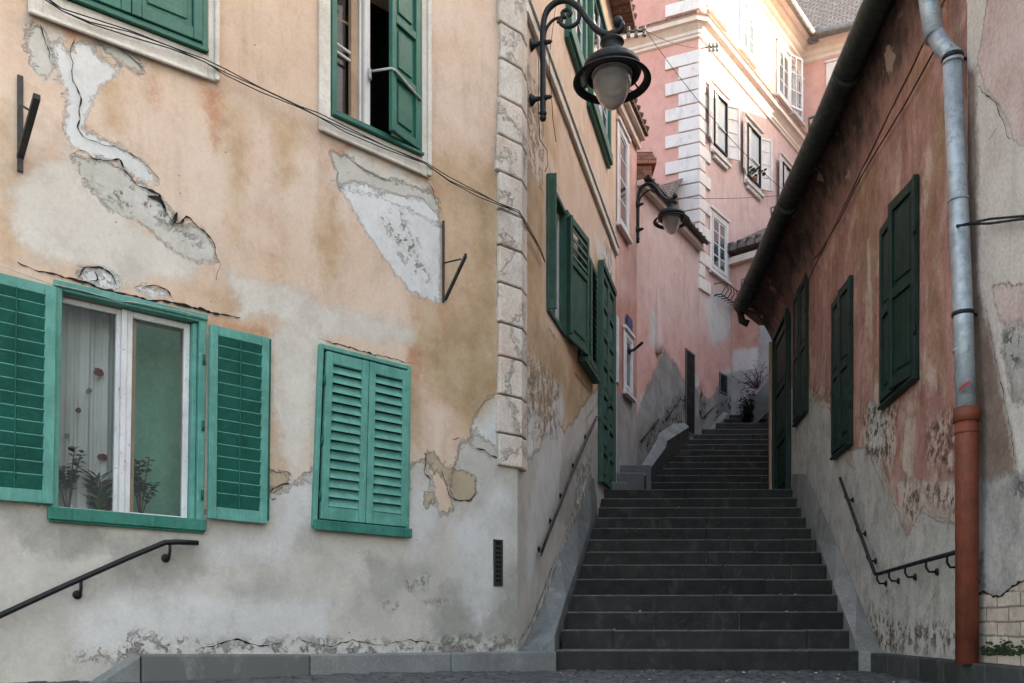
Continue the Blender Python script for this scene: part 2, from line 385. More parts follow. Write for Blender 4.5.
# ------------------------------------------------------------------ plaster wall sheets with stain / patch fields
def sdist(px, pz, poly, closed=True):
    P = np.array(poly, float); n = len(P); d = np.full(px.shape, 1e9); ins = np.zeros(px.shape, bool)
    for i in range(n if closed else n-1):
        a, b = P[i], P[(i+1) % n]; ab = b - a; L = max(ab @ ab, 1e-9)
        t = np.clip(((px-a[0])*ab[0] + (pz-a[1])*ab[1]) / L, 0, 1)
        d = np.minimum(d, np.hypot(px-a[0]-t*ab[0], pz-a[1]-t*ab[1]))
        if closed:
            c = ((a[1] > pz) != (b[1] > pz)); dz = (b[1]-a[1]) if abs(b[1]-a[1]) > 1e-9 else 1e-9
            ins ^= c & (px < (b[0]-a[0])*(pz-a[1])/dz + a[0])
    return np.where(ins, d, -d)

def lines(lo, hi, fine_lo, fine_hi, step, extra=()):
    out = set(); x = lo
    for e in extra: out.add(round(e, 5))
    def add(v):
        if all(abs(v-e) > step*.3 for e in extra): out.add(round(v, 5))
    while x < hi:
        add(x); x += step if fine_lo <= x < fine_hi else step*7
    out.add(round(hi, 5)); out.add(round(lo, 5)); return np.array(sorted(out))

WALLS = {}
def sheet(name, w, s0, s1, z0, z1, mat, parent, layers=None, holes=(), fs=None, fz=None, step=.04, names=('wash','pale','white','grey','scar'), amp=.008, thick=.35):
    fs = fs or (s0, s1); fz = fz or (z0, z1)
    ss = lines(s0, s1, fs[0], fs[1], step, [h[0] for h in holes] + [h[1] for h in holes])
    zz = lines(z0, z1, fz[0], fz[1], step, [h[2] for h in holes] + [h[3] for h in holes])
    S, Z = np.meshgrid(ss, zz); fields = {}
    for nm in names:
        v = np.full(S.shape, -1.0)
        for poly in (layers or {}).get(nm, []):
            v = np.maximum(v, sdist(S, Z, [w.hit(*q) for q in poly]))
        fields[nm] = np.clip(v, -1, 1)
    mb = MB(); nc = len(ss)
    for i, z in enumerate(zz):
        for j, s in enumerate(ss):
            n = -amp * (.5 + .5*mnoise.noise(Vector((s*1.7, z*1.7, 3.1)))) - amp*.4*(.5+.5*mnoise.noise(Vector((s*7, z*7, 9.1))))
            mb.v.append(tuple(w.P(s, z, n)))
    for i in range(len(zz)-1):
        zc = (zz[i]+zz[i+1])/2
        for j in range(nc-1):
            sc = (ss[j]+ss[j+1])/2
            if any(h[0] < sc < h[1] and h[2] < zc < h[3] for h in holes): continue
            mb.f.append((i*nc+j, i*nc+j+1, (i+1)*nc+j+1, (i+1)*nc+j)); mb.m.append(0); mb.s.append(True)
    # reveals of the holes and a back skin so the wall has thickness
    for h in holes:
        f = w.fr(h[0], h[2]); W, H = h[1]-h[0], h[3]-h[2]; D = -thick+.003
        for q in ([(0,0),(W,0)], [(W,0),(W,H)], [(W,H),(0,H)], [(0,H),(0,0)]):
            mb.quad([f(*q[0],-.012), f(*q[1],-.012), f(*q[1],D), f(*q[0],D)])
    b = len(mb.v)
    for (s, z) in ((s0,z0),(s1,z0),(s1,z1),(s0,z1)): mb.v += [tuple(w.P(s,z,-.012))]
    o = None
    f = w.fr(0,0)
    if not holes:
        for q in (((s0,z0),(s1,z0)),((s1,z0),(s1,z1)),((s1,z1),(s0,z1)),((s0,z1),(s0,z0))):
            mb.quad([f(*q[0],-.004), f(*q[1],-.004), f(*q[1],-thick), f(*q[0],-thick)])
        mb.quad([f(s0,z0,-thick), f(s0,z1,-thick), f(s1,z1,-thick), f(s1,z0,-thick)])
    nv = len(mb.v)
    o = mb.build(name, mat, parent)
    for nm in names:
        a = o.data.attributes.new(nm, 'FLOAT', 'POINT'); vals = np.full(nv, -1.0, dtype=np.float32)
        vals[:S.size] = fields[nm].ravel(); a.data.foreach_set('value', vals)
    WALLS[id(w)] = o
    return o

def cracks(w, parent, lst, n=.003, name='crack', mat=None):
    mb = MB()
    for pts, wid in lst:
        P = [w.hit(*q) for q in pts]; fine = []
        for (a, b) in zip(P, P[1:]):
            k = max(2, int(math.hypot(a[0]-b[0], a[1]-b[1])/.018))
            for i in range(k):
                t = i/k; fine.append((a[0]+(b[0]-a[0])*t + random.uniform(-.011,.011), a[1]+(b[1]-a[1])*t + random.uniform(-.011,.011)))
        fine.append(P[-1]); L = len(fine); prev = None
        for _ in range(1): fine = [fine[0]] + [tuple((fine[i-1][q]+2*fine[i][q]+fine[i+1][q])/4 for q in (0,1)) for i in range(1, L-1)] + [fine[-1]]
        ph = random.uniform(0, 50)
        for i, (s, z) in enumerate(fine):
            j = min(i+1, L-1); k = max(i-1, 0); dx, dz = fine[j][0]-fine[k][0], fine[j][1]-fine[k][1]; l = math.hypot(dx, dz) or 1
            h = wid*.40*(.25+1.3*abs(mnoise.noise(Vector((i*.35, ph, 0)))*1.6))*min(1, 4*min(i, L-1-i)/L+.25)
            cur = (w.P(s-dz/l*h, z+dx/l*h, n), w.P(s+dz/l*h, z-dx/l*h, n))
            if prev: mb.quad([prev[0], prev[1], cur[1], cur[0]])
            prev = cur
    wall = WALLS[id(w)]; tmp = mb.build('crack', M['dark'], parent); bm = bmesh.new(); bm.from_mesh(tmp.data)
    for f_ in bm.faces: f_.material_index = 1
    bm.to_mesh(tmp.data); bm.free(); bm = bmesh.new(); bm.from_mesh(wall.data); bm.from_mesh(tmp.data); bm.to_mesh(wall.data); bm.free()
    wall.data.materials.append(M['dark']); me_ = tmp.data; bpy.data.objects.remove(tmp); bpy.data.meshes.remove(me_)

# ------------------------------------------------------------------ joinery
def louver(mb, f, W, H, nsl, opened, t=.032, st=.05, top=.06, bot=.08, rod=False, mrail=None, m=0, ms=0):
    mb.bx(f, 0, st, 0, H, 0, t, m); mb.bx(f, W-st, W, 0, H, 0, t, m)
    mb.bx(f, st, W-st, H-top, H, .002, t-.003, m); mb.bx(f, st, W-st, 0, bot, .002, t-.003, m)
    h = (H-top-bot)/nsl
    for i in range(nsl):
        b0 = bot + i*h + .002; b1 = b0 + h*1.12
        if i == nsl-1: b1 = b0 + h*.96
        n0, n1 = (t-.003, -.006) if not opened else (.006, t+.001)
        if not opened: b1 = min(b0 + h*1.05, H-top-.002)
        e = .0045
        c = [f(st-.002,b0,n0-e), f(W-st+.002,b0,n0-e), f(W-st+.002,b1,n1-e), f(st-.002,b1,n1-e), f(st-.002,b0,n0+e), f(W-st+.002,b0,n0+e), f(W-st+.002,b1,n1+e), f(st-.002,b1,n1+e)]
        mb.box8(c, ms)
        if opened: mb.box8([f(st,b1-.006,n1-.001), f(W-st,b1-.006,n1-.001), f(W-st,b1+.001,n1-.001), f(st,b1+.001,n1-.001), f(st,b1-.006,n1+.006), f(W-st,b1-.006,n1+.006), f(W-st,b1+.001,n1+.006), f(st,b1+.001,n1+.006)], m)  # lighter strip paints the lit edge onto each opened slat
    if rod:
        mb.bx(f, W/2-.004, W/2+.004, bot, H-top, t+.001, t+.010, ms)
def panelled(mb, f, W, H, panels, t=.035, st=.055, m=0):
    mb.bx(f, 0, st, 0, H, 0, t, m); mb.bx(f, W-st, W, 0, H, 0, t, m)
    hh = (H - st*1.3*(panels+1))/panels; b = 0
    for i in range(panels+1):
        mb.bx(f, st, W-st, b, b+st*1.3, .002, t-.002, m)
        if i < panels:
            b0 = b+st*1.3; b1 = b0+hh
            mb.bx(f, st, W-st, b0, b1, .004, t*.4, m)
            mb.bx(f, st+.035, W-st-.035, b0+.035, b1-.035, t*.4, t*.72, m)
        b += st*1.3+hh
def frame(mb, f, W, H, wd, n0, n1, m=0, wb=None):
    wl = wd; wb = wb or wd
    mb.bx(f, 0, wl, 0, H, n0, n1, m); mb.bx(f, W-wl, W, 0, H, n0, n1, m)
    mb.bx(f, wl, W-wl, H-wl, H, n0, n1-.002, m); mb.bx(f, wl, W-wl, 0, wb, n0, n1-.002, m)
def bars(mb, f, W, H, nx, ny, b, n0, n1, m=0):
    for i in range(1, nx): mb.bx(f, W*i/nx-b/2, W*i/nx+b/2, 0, H, n0, n1, m)
    for j in range(1, ny): mb.bx(f, 0, W, H*j/ny-b/2, H*j/ny+b/2, n0+.001, n1-.001, m)

def casement(parent, w, u0, u1, vt, vb, vref=0, fr_w=.05, n=0.0, nx=2, ny=3, fmat='sash', surround=None, sur_mat='trimwhite', backd=.28, z=None, s=None, pane='glassdk', label=None, proud=.03, sill=True, back='dark'):
    """a window whose opening spans image columns u0..u1; vt, vb are read at column u0 (vref=0) or u1"""
    s0, s1 = (w.hit(u0), w.hit(u1)) if s is None else s
    if z is None:
        ur = u0 if vref == 0 else u1
        z1 = w.hit(ur, vt)[1]; z0 = w.hit(ur, vb)[1]
    else: z0, z1 = z
    if s1 < s0: s0, s1 = s1, s0
    f = w.fr(s0, z0, n); W, H = s1-s0, z1-z0
    mb = MB(); frame(mb, f, W, H, fr_w, .001, proud); fo = mb.build('window', M[fmat], parent, bevel=.004)
    if label: fo['label'] = label
    g = sub(f, fr_w, fr_w); W2, H2 = W-2*fr_w, H-2*fr_w
    mb = MB(); frame(mb, g, W2, H2, .03, .003, .018); mb.bx(g, W2/2-.025, W2/2+.025, .03, H2-.03, .003, .02) if nx == 2 else None
    bars(mb, g, W2, H2, nx if nx != 2 else 1, ny, .022, .005, .014); mb.build('sash', M['sash'], fo)
    mb = MB(); mb.quad([g(0,0,.008), g(W2,0,.008), g(W2,H2,.008), g(0,H2,.008)]); mb.build('pane', M[pane], fo)
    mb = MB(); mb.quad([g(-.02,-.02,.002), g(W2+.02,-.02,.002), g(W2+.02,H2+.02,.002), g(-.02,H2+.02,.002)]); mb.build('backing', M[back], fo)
    if surround:
        mb = MB(); q = surround; h = sub(f, -q, -q); frame(mb, h, W+2*q, H+2*q, q-.002, .0, .022)
        mb.bx(h, -.02, W+2*q+.02, H+2*q, H+2*q+.05, 0, .05)
        if sill: mb.bx(h, -.03, W+2*q+.03, -.05, -.001, 0, .07)
        mb.build('surround', M[sur_mat], fo, bevel=.006)
    return f, W, H, fo

# ================================================================== planes
A = Wall((518-CX)/F*7.0, 7.0, 1500, True)
B = Wall(A.p.x, A.p.y, 755, True)
C = Wall(2.97, 7.0, 640, False)
sB_end = B.hit(616)
eB = B.P(sB_end, 0)
E = Wall(eB.x+.02, eB.y+.05, 860, True)
sE_end = E.hit(637)
eE = E.P(sE_end, 0)
Fw = Wall(eE.x, eE.y, 1051, True)
sG0 = Fw.hit(699)
gc = Fw.P(sG0, 0)
G = Wall(gc.x, gc.y, 1200, True)
GL = Wall(gc.x, gc.y, 0, True, d=(2.31, -1.0))        # s negative runs away to the left
sH = G.hit(802); hc_ = G.P(sH, 0)
Hw = Wall(hc_.x, hc_.y, 0, True, d=(2.2, -1.0))
sI = G.hit(731); ic = G.P(sI, 0)
I = Wall(ic.x, ic.y, 0, True, d=(1.14, -1.0))
dD = C.hit(972); dp = C.P(dD, 0, .03)
D = Wall(dp.x, dp.y, 560, False)

# ================================================================== HOUSE 1 : peach corner house
H1 = empty('house', A.P(0,0), 'weathered peach plaster corner house with green shutters on the left of the stairs', 'house')
# opening of the big ground floor window and the upper ones
f1, W1, Hh1 = A.quad((53.3,281.1), (206.3,316.4), (203.4,528.6), (48.6,516.3))
def rng(quad4, ins):
    c = [A.hit(*q) for q in quad4]
    return (max(c[0][0], c[3][0])+ins, min(c[1][0], c[2][0])-ins, max(c[2][1], c[3][1])+ins, min(c[0][1], c[1][1])-ins)
h1 = rng([(53.3,281.1), (206.3,316.4), (203.4,528.6), (48.6,516.3)], .012)
zs2 = A.hit(329.8, 116.6)[1]; zs2b = A.hit(419.9, 157.6)[1]
s2a, s2b = A.hit(330), A.hit(420)
zsill = (zs2+zs2b)/2
h2 = (s2a+.02, s2b-.02, zsill+.03, zsill+1.22)
layersA = {
 'wash': [[(225,95),(250,100),(246,200),(236,240),(228,180)], [(100,70),(125,80),(120,130),(105,120)], [(270,110),(300,125),(298,180),(280,190)], [(0,215),(50,230),(60,262),(0,255)], [(180,280),(280,300),(300,330),(230,320)], [(0,100),(12,105),(14,220),(0,215)], [(420,150),(495,160),(500,400),(470,440),(430,390),(410,340),(415,250)], [(268,330),(320,345),(318,420),(280,470),(268,440)], [(330,160),(345,230),(330,300),(316,240)]],
 'rust': [[(332,140),(338,142),(339,200),(334,205)], [(398,186),(404,188),(403,240),(399,236)], [(150,62),(158,66),(157,105),(152,100)], [(212,88),(218,90),(217,150),(213,140)], [(18,172),(24,172),(25,215),(19,210)], [(441,304),(447,304),(447,380),(442,370)], [(270,255),(276,256),(275,318),(270,316)], [(415,250),(419,252),(418,330),(415,325)], [(206,318),(268,326),(272,345),(208,332)], [(268,345),(282,350),(280,420),(270,430)], [(-20,500),(6,505),(5,570),(-20,600)], [(430,185),(442,190),(440,240),(432,230)], [(160,300),(200,318),(160,312)], [(345,135),(362,150),(350,170),(330,150)],[(203,85),(217,90),(213,120),(206,110)],[(28,165),(38,170),(42,195),(32,190)],[(60,10),(90,20),(80,40),(55,30)],[(408,345),(425,350),(420,400),(410,420)]],
 'pale': [[(25,15),(60,30),(55,80),(35,70)], [(40,170),(70,150),(90,165),(150,230),(200,262),(190,280),(120,280),(60,262),(20,250),(10,190)], [(95,30),(150,65),(140,75),(100,55)], [(270,320),(330,320),(316,400),(300,480),(275,450)],[(225,270),(420,330),(410,345),(240,315)],[(335,140),(430,185),(432,205),(400,195),(350,175)],[(330,155),(345,175),(340,200),(330,180)]],
 'beige': [[(30,22),(44,25),(54,60),(50,78),(36,70),(26,45)], [(92,32),(140,55),(148,72),(142,76),(120,66),(100,45)], [(72,156),(100,158),(124,170),(150,190),(166,205),(180,224),(198,226),(214,244),(218,262),(200,262),(170,245),(140,225),(110,210),(90,190)], [(330,150),(345,153),(362,168),(380,178),(404,184),(428,190),(440,200),(441,225),(400,205),(360,190),(338,190)]],
 'white': [[(52,45),(62,42),(70,60),(72,45),(88,40),(105,58),(125,70),(100,85),(90,110),(85,130),(120,145),(150,165),(160,185),(140,180),(110,160),(75,150),(68,130),(65,90),(55,60)],
           [(333,180),(345,185),(360,184),(375,188),(400,196),(425,198),(440,215),(441,300),(432,302),(410,290),(385,260),(362,225),(345,195)],
           [(78,268),(100,266),(118,280),(116,290),(80,284)], [(140,288),(160,287),(172,298),(150,298)],
           [(488,398),(498,396),(500,430),(516,440),(514,462),(490,455),(470,445),(474,420)]],
 'grey': [[(-40,485),(60,500),(205,515),(262,510),(272,492),(292,484),(318,466),(318,510),(404,515),(411,465),(424,460),(432,480),(440,520),(450,510),(452,470),(460,445),(478,430),(492,448),(520,455),(540,480),(540,720),(-60,760)]],
 'cement': [[(10,505),(95,515),(110,545),(60,560),(20,545)], [(115,540),(200,545),(210,575),(150,600),(118,590)], [(230,590),(280,590),(285,620),(240,625)], [(370,560),(430,570),(425,590),(375,595)],[(440,590),(530,560),(530,650),(430,650)]],
 'lime': [[(280,480),(316,478),(312,520),(285,560),(210,560),(215,540),(270,530)], [(425,480),(440,520),(430,545),(410,560),(408,500)], [(455,520),(500,480),(518,500),(500,600),(480,640),(465,600)], [(60,600),(200,590),(330,600),(330,640),(80,650)]],
 'ochre': [[(425,330),(495,300),(497,395),(480,420),(450,400),(430,380)], [(412,380),(425,400),(420,450),(410,440)], [(480,180),(495,170),(495,330),(484,330)]],
 'tan': [[(424,455),(432,450),(440,460),(452,468),(474,475),(478,495),(470,502),(455,500),(445,478),(432,468)], [(268,470),(288,475),(290,484),(275,492),(268,490)], [(424,490),(434,492),(434,505),(426,508)]],
 'scar': [[(405,577),(430,574),(428,590),(408,592)], [(362,600),(372,598),(374,606),(364,607)],[(384,603),(402,602),(402,611),(386,611)],[(420,600),(450,598),(448,606),(424,607)],[(60,660),(140,628),(200,640),(330,636),(400,640),(480,632),(530,640),(530,665),(300,665),(130,665)],[(76,264),(118,274),(116,292),(80,284)],[(90,175),(150,190),(190,228),(214,250),(200,250),(150,222),(100,200)],[(380,215),(400,205),(420,240),(435,290),(400,262)]],
}
sheet('wall', A, -6.2, 0, -1.6, 8.6, M['peach'], H1, layersA, [h1, h2], fs=(-4.3,0), fz=(-.1,4.3), step=.035, names=('wash','rust','pale','beige','white','ochre','grey','cement','lime','tan','scar'))
layersB = {
 'wash': [[(523,340),(545,330),(575,345),(598,370),(598,430),(570,440),(540,420),(523,400)], [(560,330),(580,350),(575,420),(560,400)],[(523,150),(545,180),(542,320),(523,330)],[(523,60),(560,120),(560,170),(530,120)]],
 'rust': [[(572,350),(580,360),(578,410),(570,400)],[(526,330),(534,330),(536,440),(528,450)]],
 'pale': [[(595,230),(612,260),(614,300),(598,275)],[(523,420),(545,400),(540,470),(523,470)]],
 'grey': [[(500,470),(526,460),(540,450),(548,420),(556,415),(565,430),(575,420),(590,395),(600,390),(606,500),(606,660),(500,700)]],
 'lime': [[(545,440),(565,430),(560,480),(540,540),(530,600),(525,570),(530,500)],[(556,395),(562,390),(566,420),(558,430)]],
 'cement': [[(560,470),(598,430),(600,480),(575,530),(560,520)]],
 'scar': [[(575,470),(588,450),(588,480),(574,500)],[(516,650),(545,590),(570,520),(590,440),(596,480),(560,580),(535,640)],[(604,240),(612,245),(613,290),(606,285)],[(523,340),(560,380),(560,440),(523,440)],[(526,60),(545,80),(545,200),(526,160)]], 'beige': [],
 'ochre': [[(523,300),(545,330),(560,350),(575,380),(592,400),(590,420),(570,425),(555,400),(545,440),(535,400),(523,420)], [(523,100),(530,110),(532,300),(523,300)],[(595,250),(600,262),(598,360),(592,350)]],
 'tan': [], 'white': [[(528,395),(532,390),(534,450),(529,470)],[(540,400),(543,396),(545,430),(541,440)],[(586,420),(600,400),(602,450),(590,460)],[(553,398),(560,392),(558,440),(553,430)]],
}
sBo = B.hit(547), B.hit(565)
hB = (sBo[0]+.02, sBo[1]-.02, 3.27, 4.46)
sheet('wall', B, 0, sB_end, -.6, 8.6, M['peach'], H1, layersB, [hB], fs=(0,sB_end), fz=(.0,8.3), step=.045, names=('wash','rust','pale','beige','white','ochre','grey','cement','lime','tan','scar'))
eBn = Wall(eB.x, eB.y, 0, True, d=(-B.n.x, -B.n.y)); 
mb = MB(); mb.quad([B.P(sB_end,-.6,0), B.P(sB_end,8.6,0), B.P(sB_end,8.6,-5), B.P(sB_end,-.6,-5)]); mb.build('end_wall', M['peach'], H1)
# cracks, plus the painted shadow slit above the big window
cracks(A, H1, [
 ([(74,38),(71,50),(72,70),(74,82),(80,96),(79,115),(77,130),(84,138),(100,143),(118,148),(135,157),(148,165),(160,180)], .011),
 ([(40,25),(44,38),(48,52),(49,62)], .010), ([(120,50),(132,58),(143,68),(146,75)], .010),
 ([(70,155),(82,150),(92,158),(105,160),(118,158),(124,172),(140,188),(158,192),(164,208),(170,220),(180,225),(186,216),(200,228),(213,240),(220,265),(216,280)], .015),
 ([(148,196),(160,200),(166,212)], .02), ([(170,224),(178,212),(172,225)], .012),
 ([(18,264),(45,272),(78,281),(100,288),(118,293),(150,300),(172,302),(200,310),(240,318)], .022),  # dark ribbon painted as the shadow slit under the plaster lip
 ([(80,278),(84,268),(98,266),(112,274),(117,286)], .013), ([(138,290),(150,285),(166,290),(172,299)], .012), ([(96,270),(98,280),(88,282)], .010),
 ([(317,338),(340,345),(380,356),(415,364)], .012),
 ([(340,150),(352,162),(375,175),(392,182)], .007), ([(426,180),(434,192),(436,205)], .008),
 ([(268,468),(276,472),(288,472),(292,478)], .009), ([(268,492),(275,488),(282,484),(290,484)], .012), ([(270,500),(276,498)], .008),
 ([(424,452),(426,464),(424,474),(430,478),(428,490)], .009), ([(440,470),(446,485),(450,497),(458,500),(470,500),(476,492),(474,480)], .011), ([(452,440),(460,438)], .006),

 ([(196,650),(215,644),(240,640),(262,646),(285,642)], .010), ([(300,640),(330,646),(352,640),(380,646),(410,640),(445,644)], .009),
 ([(490,455),(500,460),(512,464),(522,466)], .018), ([(476,447),(486,452),(492,458)], .012)])
cracks(B, H1, [([(565,300),(566,330),(562,335)], .01), ([(520,640),(530,625),(540,600),(547,580),(556,556)], .02), ([(547,163),(552,176),(560,192)], .012), ([(574,372),(591,394)], .02), ([(548,327),(556,340)], .015), ([(601,252),(606,262),(609,275)], .02)])
# quoins down the corner
zq = 1.62
k = 0
while zq < 5.35:
    hq = .285 + random.uniform(-.03, .03)
    mb = MB()
    wq = .235 + random.uniform(-.025, .015)
    # wedge shaped block wrapping the corner
    fo = .035
    pA0 = A.P(-wq, 0); cc = A.P(0,0) + Vector((A.n.x+B.n.x, A.n.y+B.n.y, 0)).normalized()*fo; 
    def pq(z, o):
        return [A.P(-wq, z, -.01), A.P(-wq+.012*(o<1), z, fo*o), Vector((A.p.x,A.p.y,z)) + Vector((A.n.x+B.n.x, A.n.y+B.n.y, 0)).normalized()*fo*o*1.02, B.P(.17, z, fo*o), B.P(.17, z, -.01), A.P(-.02, z, -.03)]
    lo, hi = pq(zq, 1), pq(zq+hq-.014, 1)
    b = len(mb.v); mb.v += [tuple(p) for p in lo+hi]; n_ = 6
    for i in range(n_): mb.f.append((b+i, b+(i+1)%n_, b+n_+(i+1)%n_, b+n_+i)); mb.m.append(0); mb.s.append(False)
    mb.f.append(tuple(b+i for i in range(n_))[::-1]); mb.f.append(tuple(b+n_+i for i in range(n_))); mb.m += [0,0]; mb.s += [False]*2
    o = mb.build('quoin', M['quoin'], H1, bevel=.011, segs=2)
    a = o.data.attributes.new('white', 'FLOAT', 'POINT'); a.data.foreach_set('value', [random.uniform(-.10,.12)]*0 + [random.uniform(-.10,.10) for _ in o.data.vertices])
    zq += hq; k += 1
# ledge and roof
mb = MB(); fB = B.fr(0, 5.42); mb.bx(fB, .19, sB_end, 0, .10, -.004, .035); mb.bx(fB, .19, sB_end, .10, .14, -.004, .055)
fA = A.fr(-6.2, 5.42); mb.bx(fA, 0, 6.2-.25, 0, .10, -.004, .035); mb.bx(fA, 0, 6.2-.25, .10, .14, -.004, .055)
mb.build('ledge', M['moulding'], H1, bevel=.006)
def roof(w, s0, s1, z, over, rise, depth, mat, parent, name='roof', thick=.10, tail=True, tr=.035):
    mb = MB(); a, b = w.fr(s0, z), s1-s0; L = math.hypot(over+depth, rise)
    mb.grid([[a(0,0,over), a(b,0,over)], [a(0,rise,-depth), a(b,rise,-depth)]], smooth=False, uvs=lambda i,j: (j*b, i*L))
    mb.quad([a(0,-thick,over), a(b,-thick,over), a(b,0,over), a(0,0,over)], uv=[(0,0),(b,0),(b,.1),(0,.1)])
    mb.quad([a(0,-thick,over), a(0,-thick,-.1), a(b,-thick,-.1), a(b,-thick,over)], uv=[(0,0),(0,.1),(b,.1),(b,0)])
    mb.quad([a(0,-thick,over), a(0,0,over), a(0,rise,-depth), a(0,-thick,-depth)], uv=[(0,0)]*4)
    mb.quad([a(b,-thick,over), a(b,0,over), a(b,rise,-depth), a(b,-thick,-depth)], uv=[(0,0)]*4)
    if tail:
        n = int(b/.17)
        for i in range(n):
            p = [a(i*b/n+.01, .0, over+.04), a(i*b/n+.085, .05, over+.04), a((i+1)*b/n-.01, .0, over+.04)]
            mb.tube([a((i+.5)*b/n, .01, over+.02), a((i+.5)*b/n, .08, over-.12)], tr, 6)
    return mb.build(name, mat, parent)
roof(B, 0, sB_end+.05, 8.62, .26, 2.6, 4, M['tilered'], H1)
roof(A, -6.2, .2, 8.62, .45, 2.6, 4, M['tilered'], H1)

# --- big ground floor window
mb = MB(); frame(mb, f1, W1, Hh1, .045, -.06, .012, wb=.055); mb.bx(f1, W1-.075, W1-.047, .05, Hh1-.05, -.09, -.015)
mb.bx(f1, -.004, W1+.004, Hh1-.03, Hh1+.006, .013, .022)
win = mb.build('window', M['teal'], H1, bevel=.004); win['label'] = 'open window with white sashes, lace curtain and pot plants'
mb = MB(); mb.bx(f1, -.012, W1+.006, -.018, .052, .013, .038); mb.bx(f1, .0, W1, -.03, -.018, .0, .025); mb.build('sill', M['tealmid'], win, bevel=.004)
for z in (.2, .62, 1.02): mb = MB(); mb.tube([f1(W1-.018, z-.03, .02), f1(W1-.018, z+.03, .02)], .008); mb.build('hinge', M['tealshade'], win)
g = lambda a, b, n: f1(a, b, n)
def sashf(a0, a1, b0, b1, n0, wl, wr, wt, wb, name='sash', mats='sash'):
    m_ = MB(); m_.bx(f1, a0, a0+wl, b0, b1, n0, n0+.03); m_.bx(f1, a1-wr, a1, b0, b1, n0, n0+.03)
    m_.bx(f1, a0+wl, a1-wr, b1-wt, b1, n0+.002, n0+.028); m_.bx(f1, a0+wl, a1-wr, b0, b0+wb, n0+.002, n0+.028)
    m_.bx(f1, a0+wl, a1-wr, b1-wt-.008, b1-wt, n0+.01, n0+.035)
    o = m_.build(name, M[mats], win, bevel=.003)
    m_ = MB(); m_.quad([f1(a0+wl,b0+wb,n0+.012), f1(a1-wr,b0+wb,n0+.012), f1(a1-wr,b1-wt,n0+.012), f1(a0+wl,b1-wt,n0+.012)]); m_.build('pane', M['glass'], win)
am = W1*.455
sashf(.045, am, .055, Hh1-.05, -.10, .012, .035, .025, .012)
sashf(am+.002, W1-.077, .055, Hh1-.05, -.085, .05, .035, .03, .014)
mb = MB(); mb.bx(f1, am-.012, am+.02, .056, Hh1-.052, -.068, -.045); mb.build('mullion', M['sash'], win, bevel=.004)
mb = MB(); mb.bx(f1, am+.055, am+.085, .056, Hh1-.05, -.24, -.10); mb.bx(f1, .03, W1-.03, .02, .055, -.30, -.062); mb.build('inner_frame', M['wood'], win)
# shutters
def sh(quad, n0, name='shutter', **kw):
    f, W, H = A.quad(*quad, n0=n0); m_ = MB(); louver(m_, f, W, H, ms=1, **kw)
    return m_.build(name, [M['teal'], M['tealshade']], win, bevel=.003)
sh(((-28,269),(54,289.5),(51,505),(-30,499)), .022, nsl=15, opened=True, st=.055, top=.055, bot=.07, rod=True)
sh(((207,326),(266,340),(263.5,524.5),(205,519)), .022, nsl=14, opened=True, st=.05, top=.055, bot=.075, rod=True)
mb = MB(); ff, W_, H_ = A.quad((264,339),(268.5,341),(266.5,521),(262.5,522), n0=.0); mb.bx(ff, 0, W_, 0, H_, 0, .04); mb.build('shutter_edge', M['tealshade'], win)
# room behind: green walls, ceiling, floor
mb = MB(); rf = A.fr(h1[0]-.25, h1[2]-.5); RW = h1[1]-h1[0]+.5; RH = h1[3]-h1[2]+.8; dn = -1.15
mb.quad([rf(0,0,dn), rf(RW,0,dn), rf(RW,RH,dn), rf(0,RH,dn)])
for q in (((0,0),(0,RH)),((RW,0),(RW,RH)),((0,0),(RW,0)),((0,RH),(RW,RH))): mb.quad([rf(*q[0],-.36), rf(*q[1],-.36), rf(*q[1],dn), rf(*q[0],dn)])
mb.build('room_wall', M['room'], H1)
mb = MB(); gp = A.P(h1[0]+.42,0); 
mb.bx(f1, am+.07, W1+.12, -.05, Hh1+.05, -.50, -.48); mb.build('room_screen', M['room'], H1)
# --- closed shutters window
f2, W2, H2 = A.quad((318.2,344), (409,366.9), (407.2,535.4), (311.1,526.8))
mb = MB(); frame(mb, f2, W2, H2, .03, -.02, .03, wb=.045); wi = mb.build('window', M['teal'], H1, bevel=.004); wi['label'] = 'window closed by a pair of louvred teal shutters'
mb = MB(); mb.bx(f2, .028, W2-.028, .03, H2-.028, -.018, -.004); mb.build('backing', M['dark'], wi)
mb = MB(); mb.bx(f2, -.004, W2+.01, -.022, .046, .031, .052); mb.build('sill', M['tealmid'], wi, bevel=.004)
wl = (W2-.075)/2
for i, a0 in enumerate((.048, .048+wl+.004)):
    mb = MB(); louver(mb, sub(f2, a0, .055, .006), wl-.002, H2-.10, 15, False, t=.034, st=.052, top=.075, bot=.085)
    mb.build('shutter', M['teal'], wi, bevel=.003)
for z in (.18, .55, .95): mb = MB(); mb.tube([f2(.038, z, .036), f2(.038, z+.06, .036)], .008); mb.build('hinge', M['tealshade'], wi)
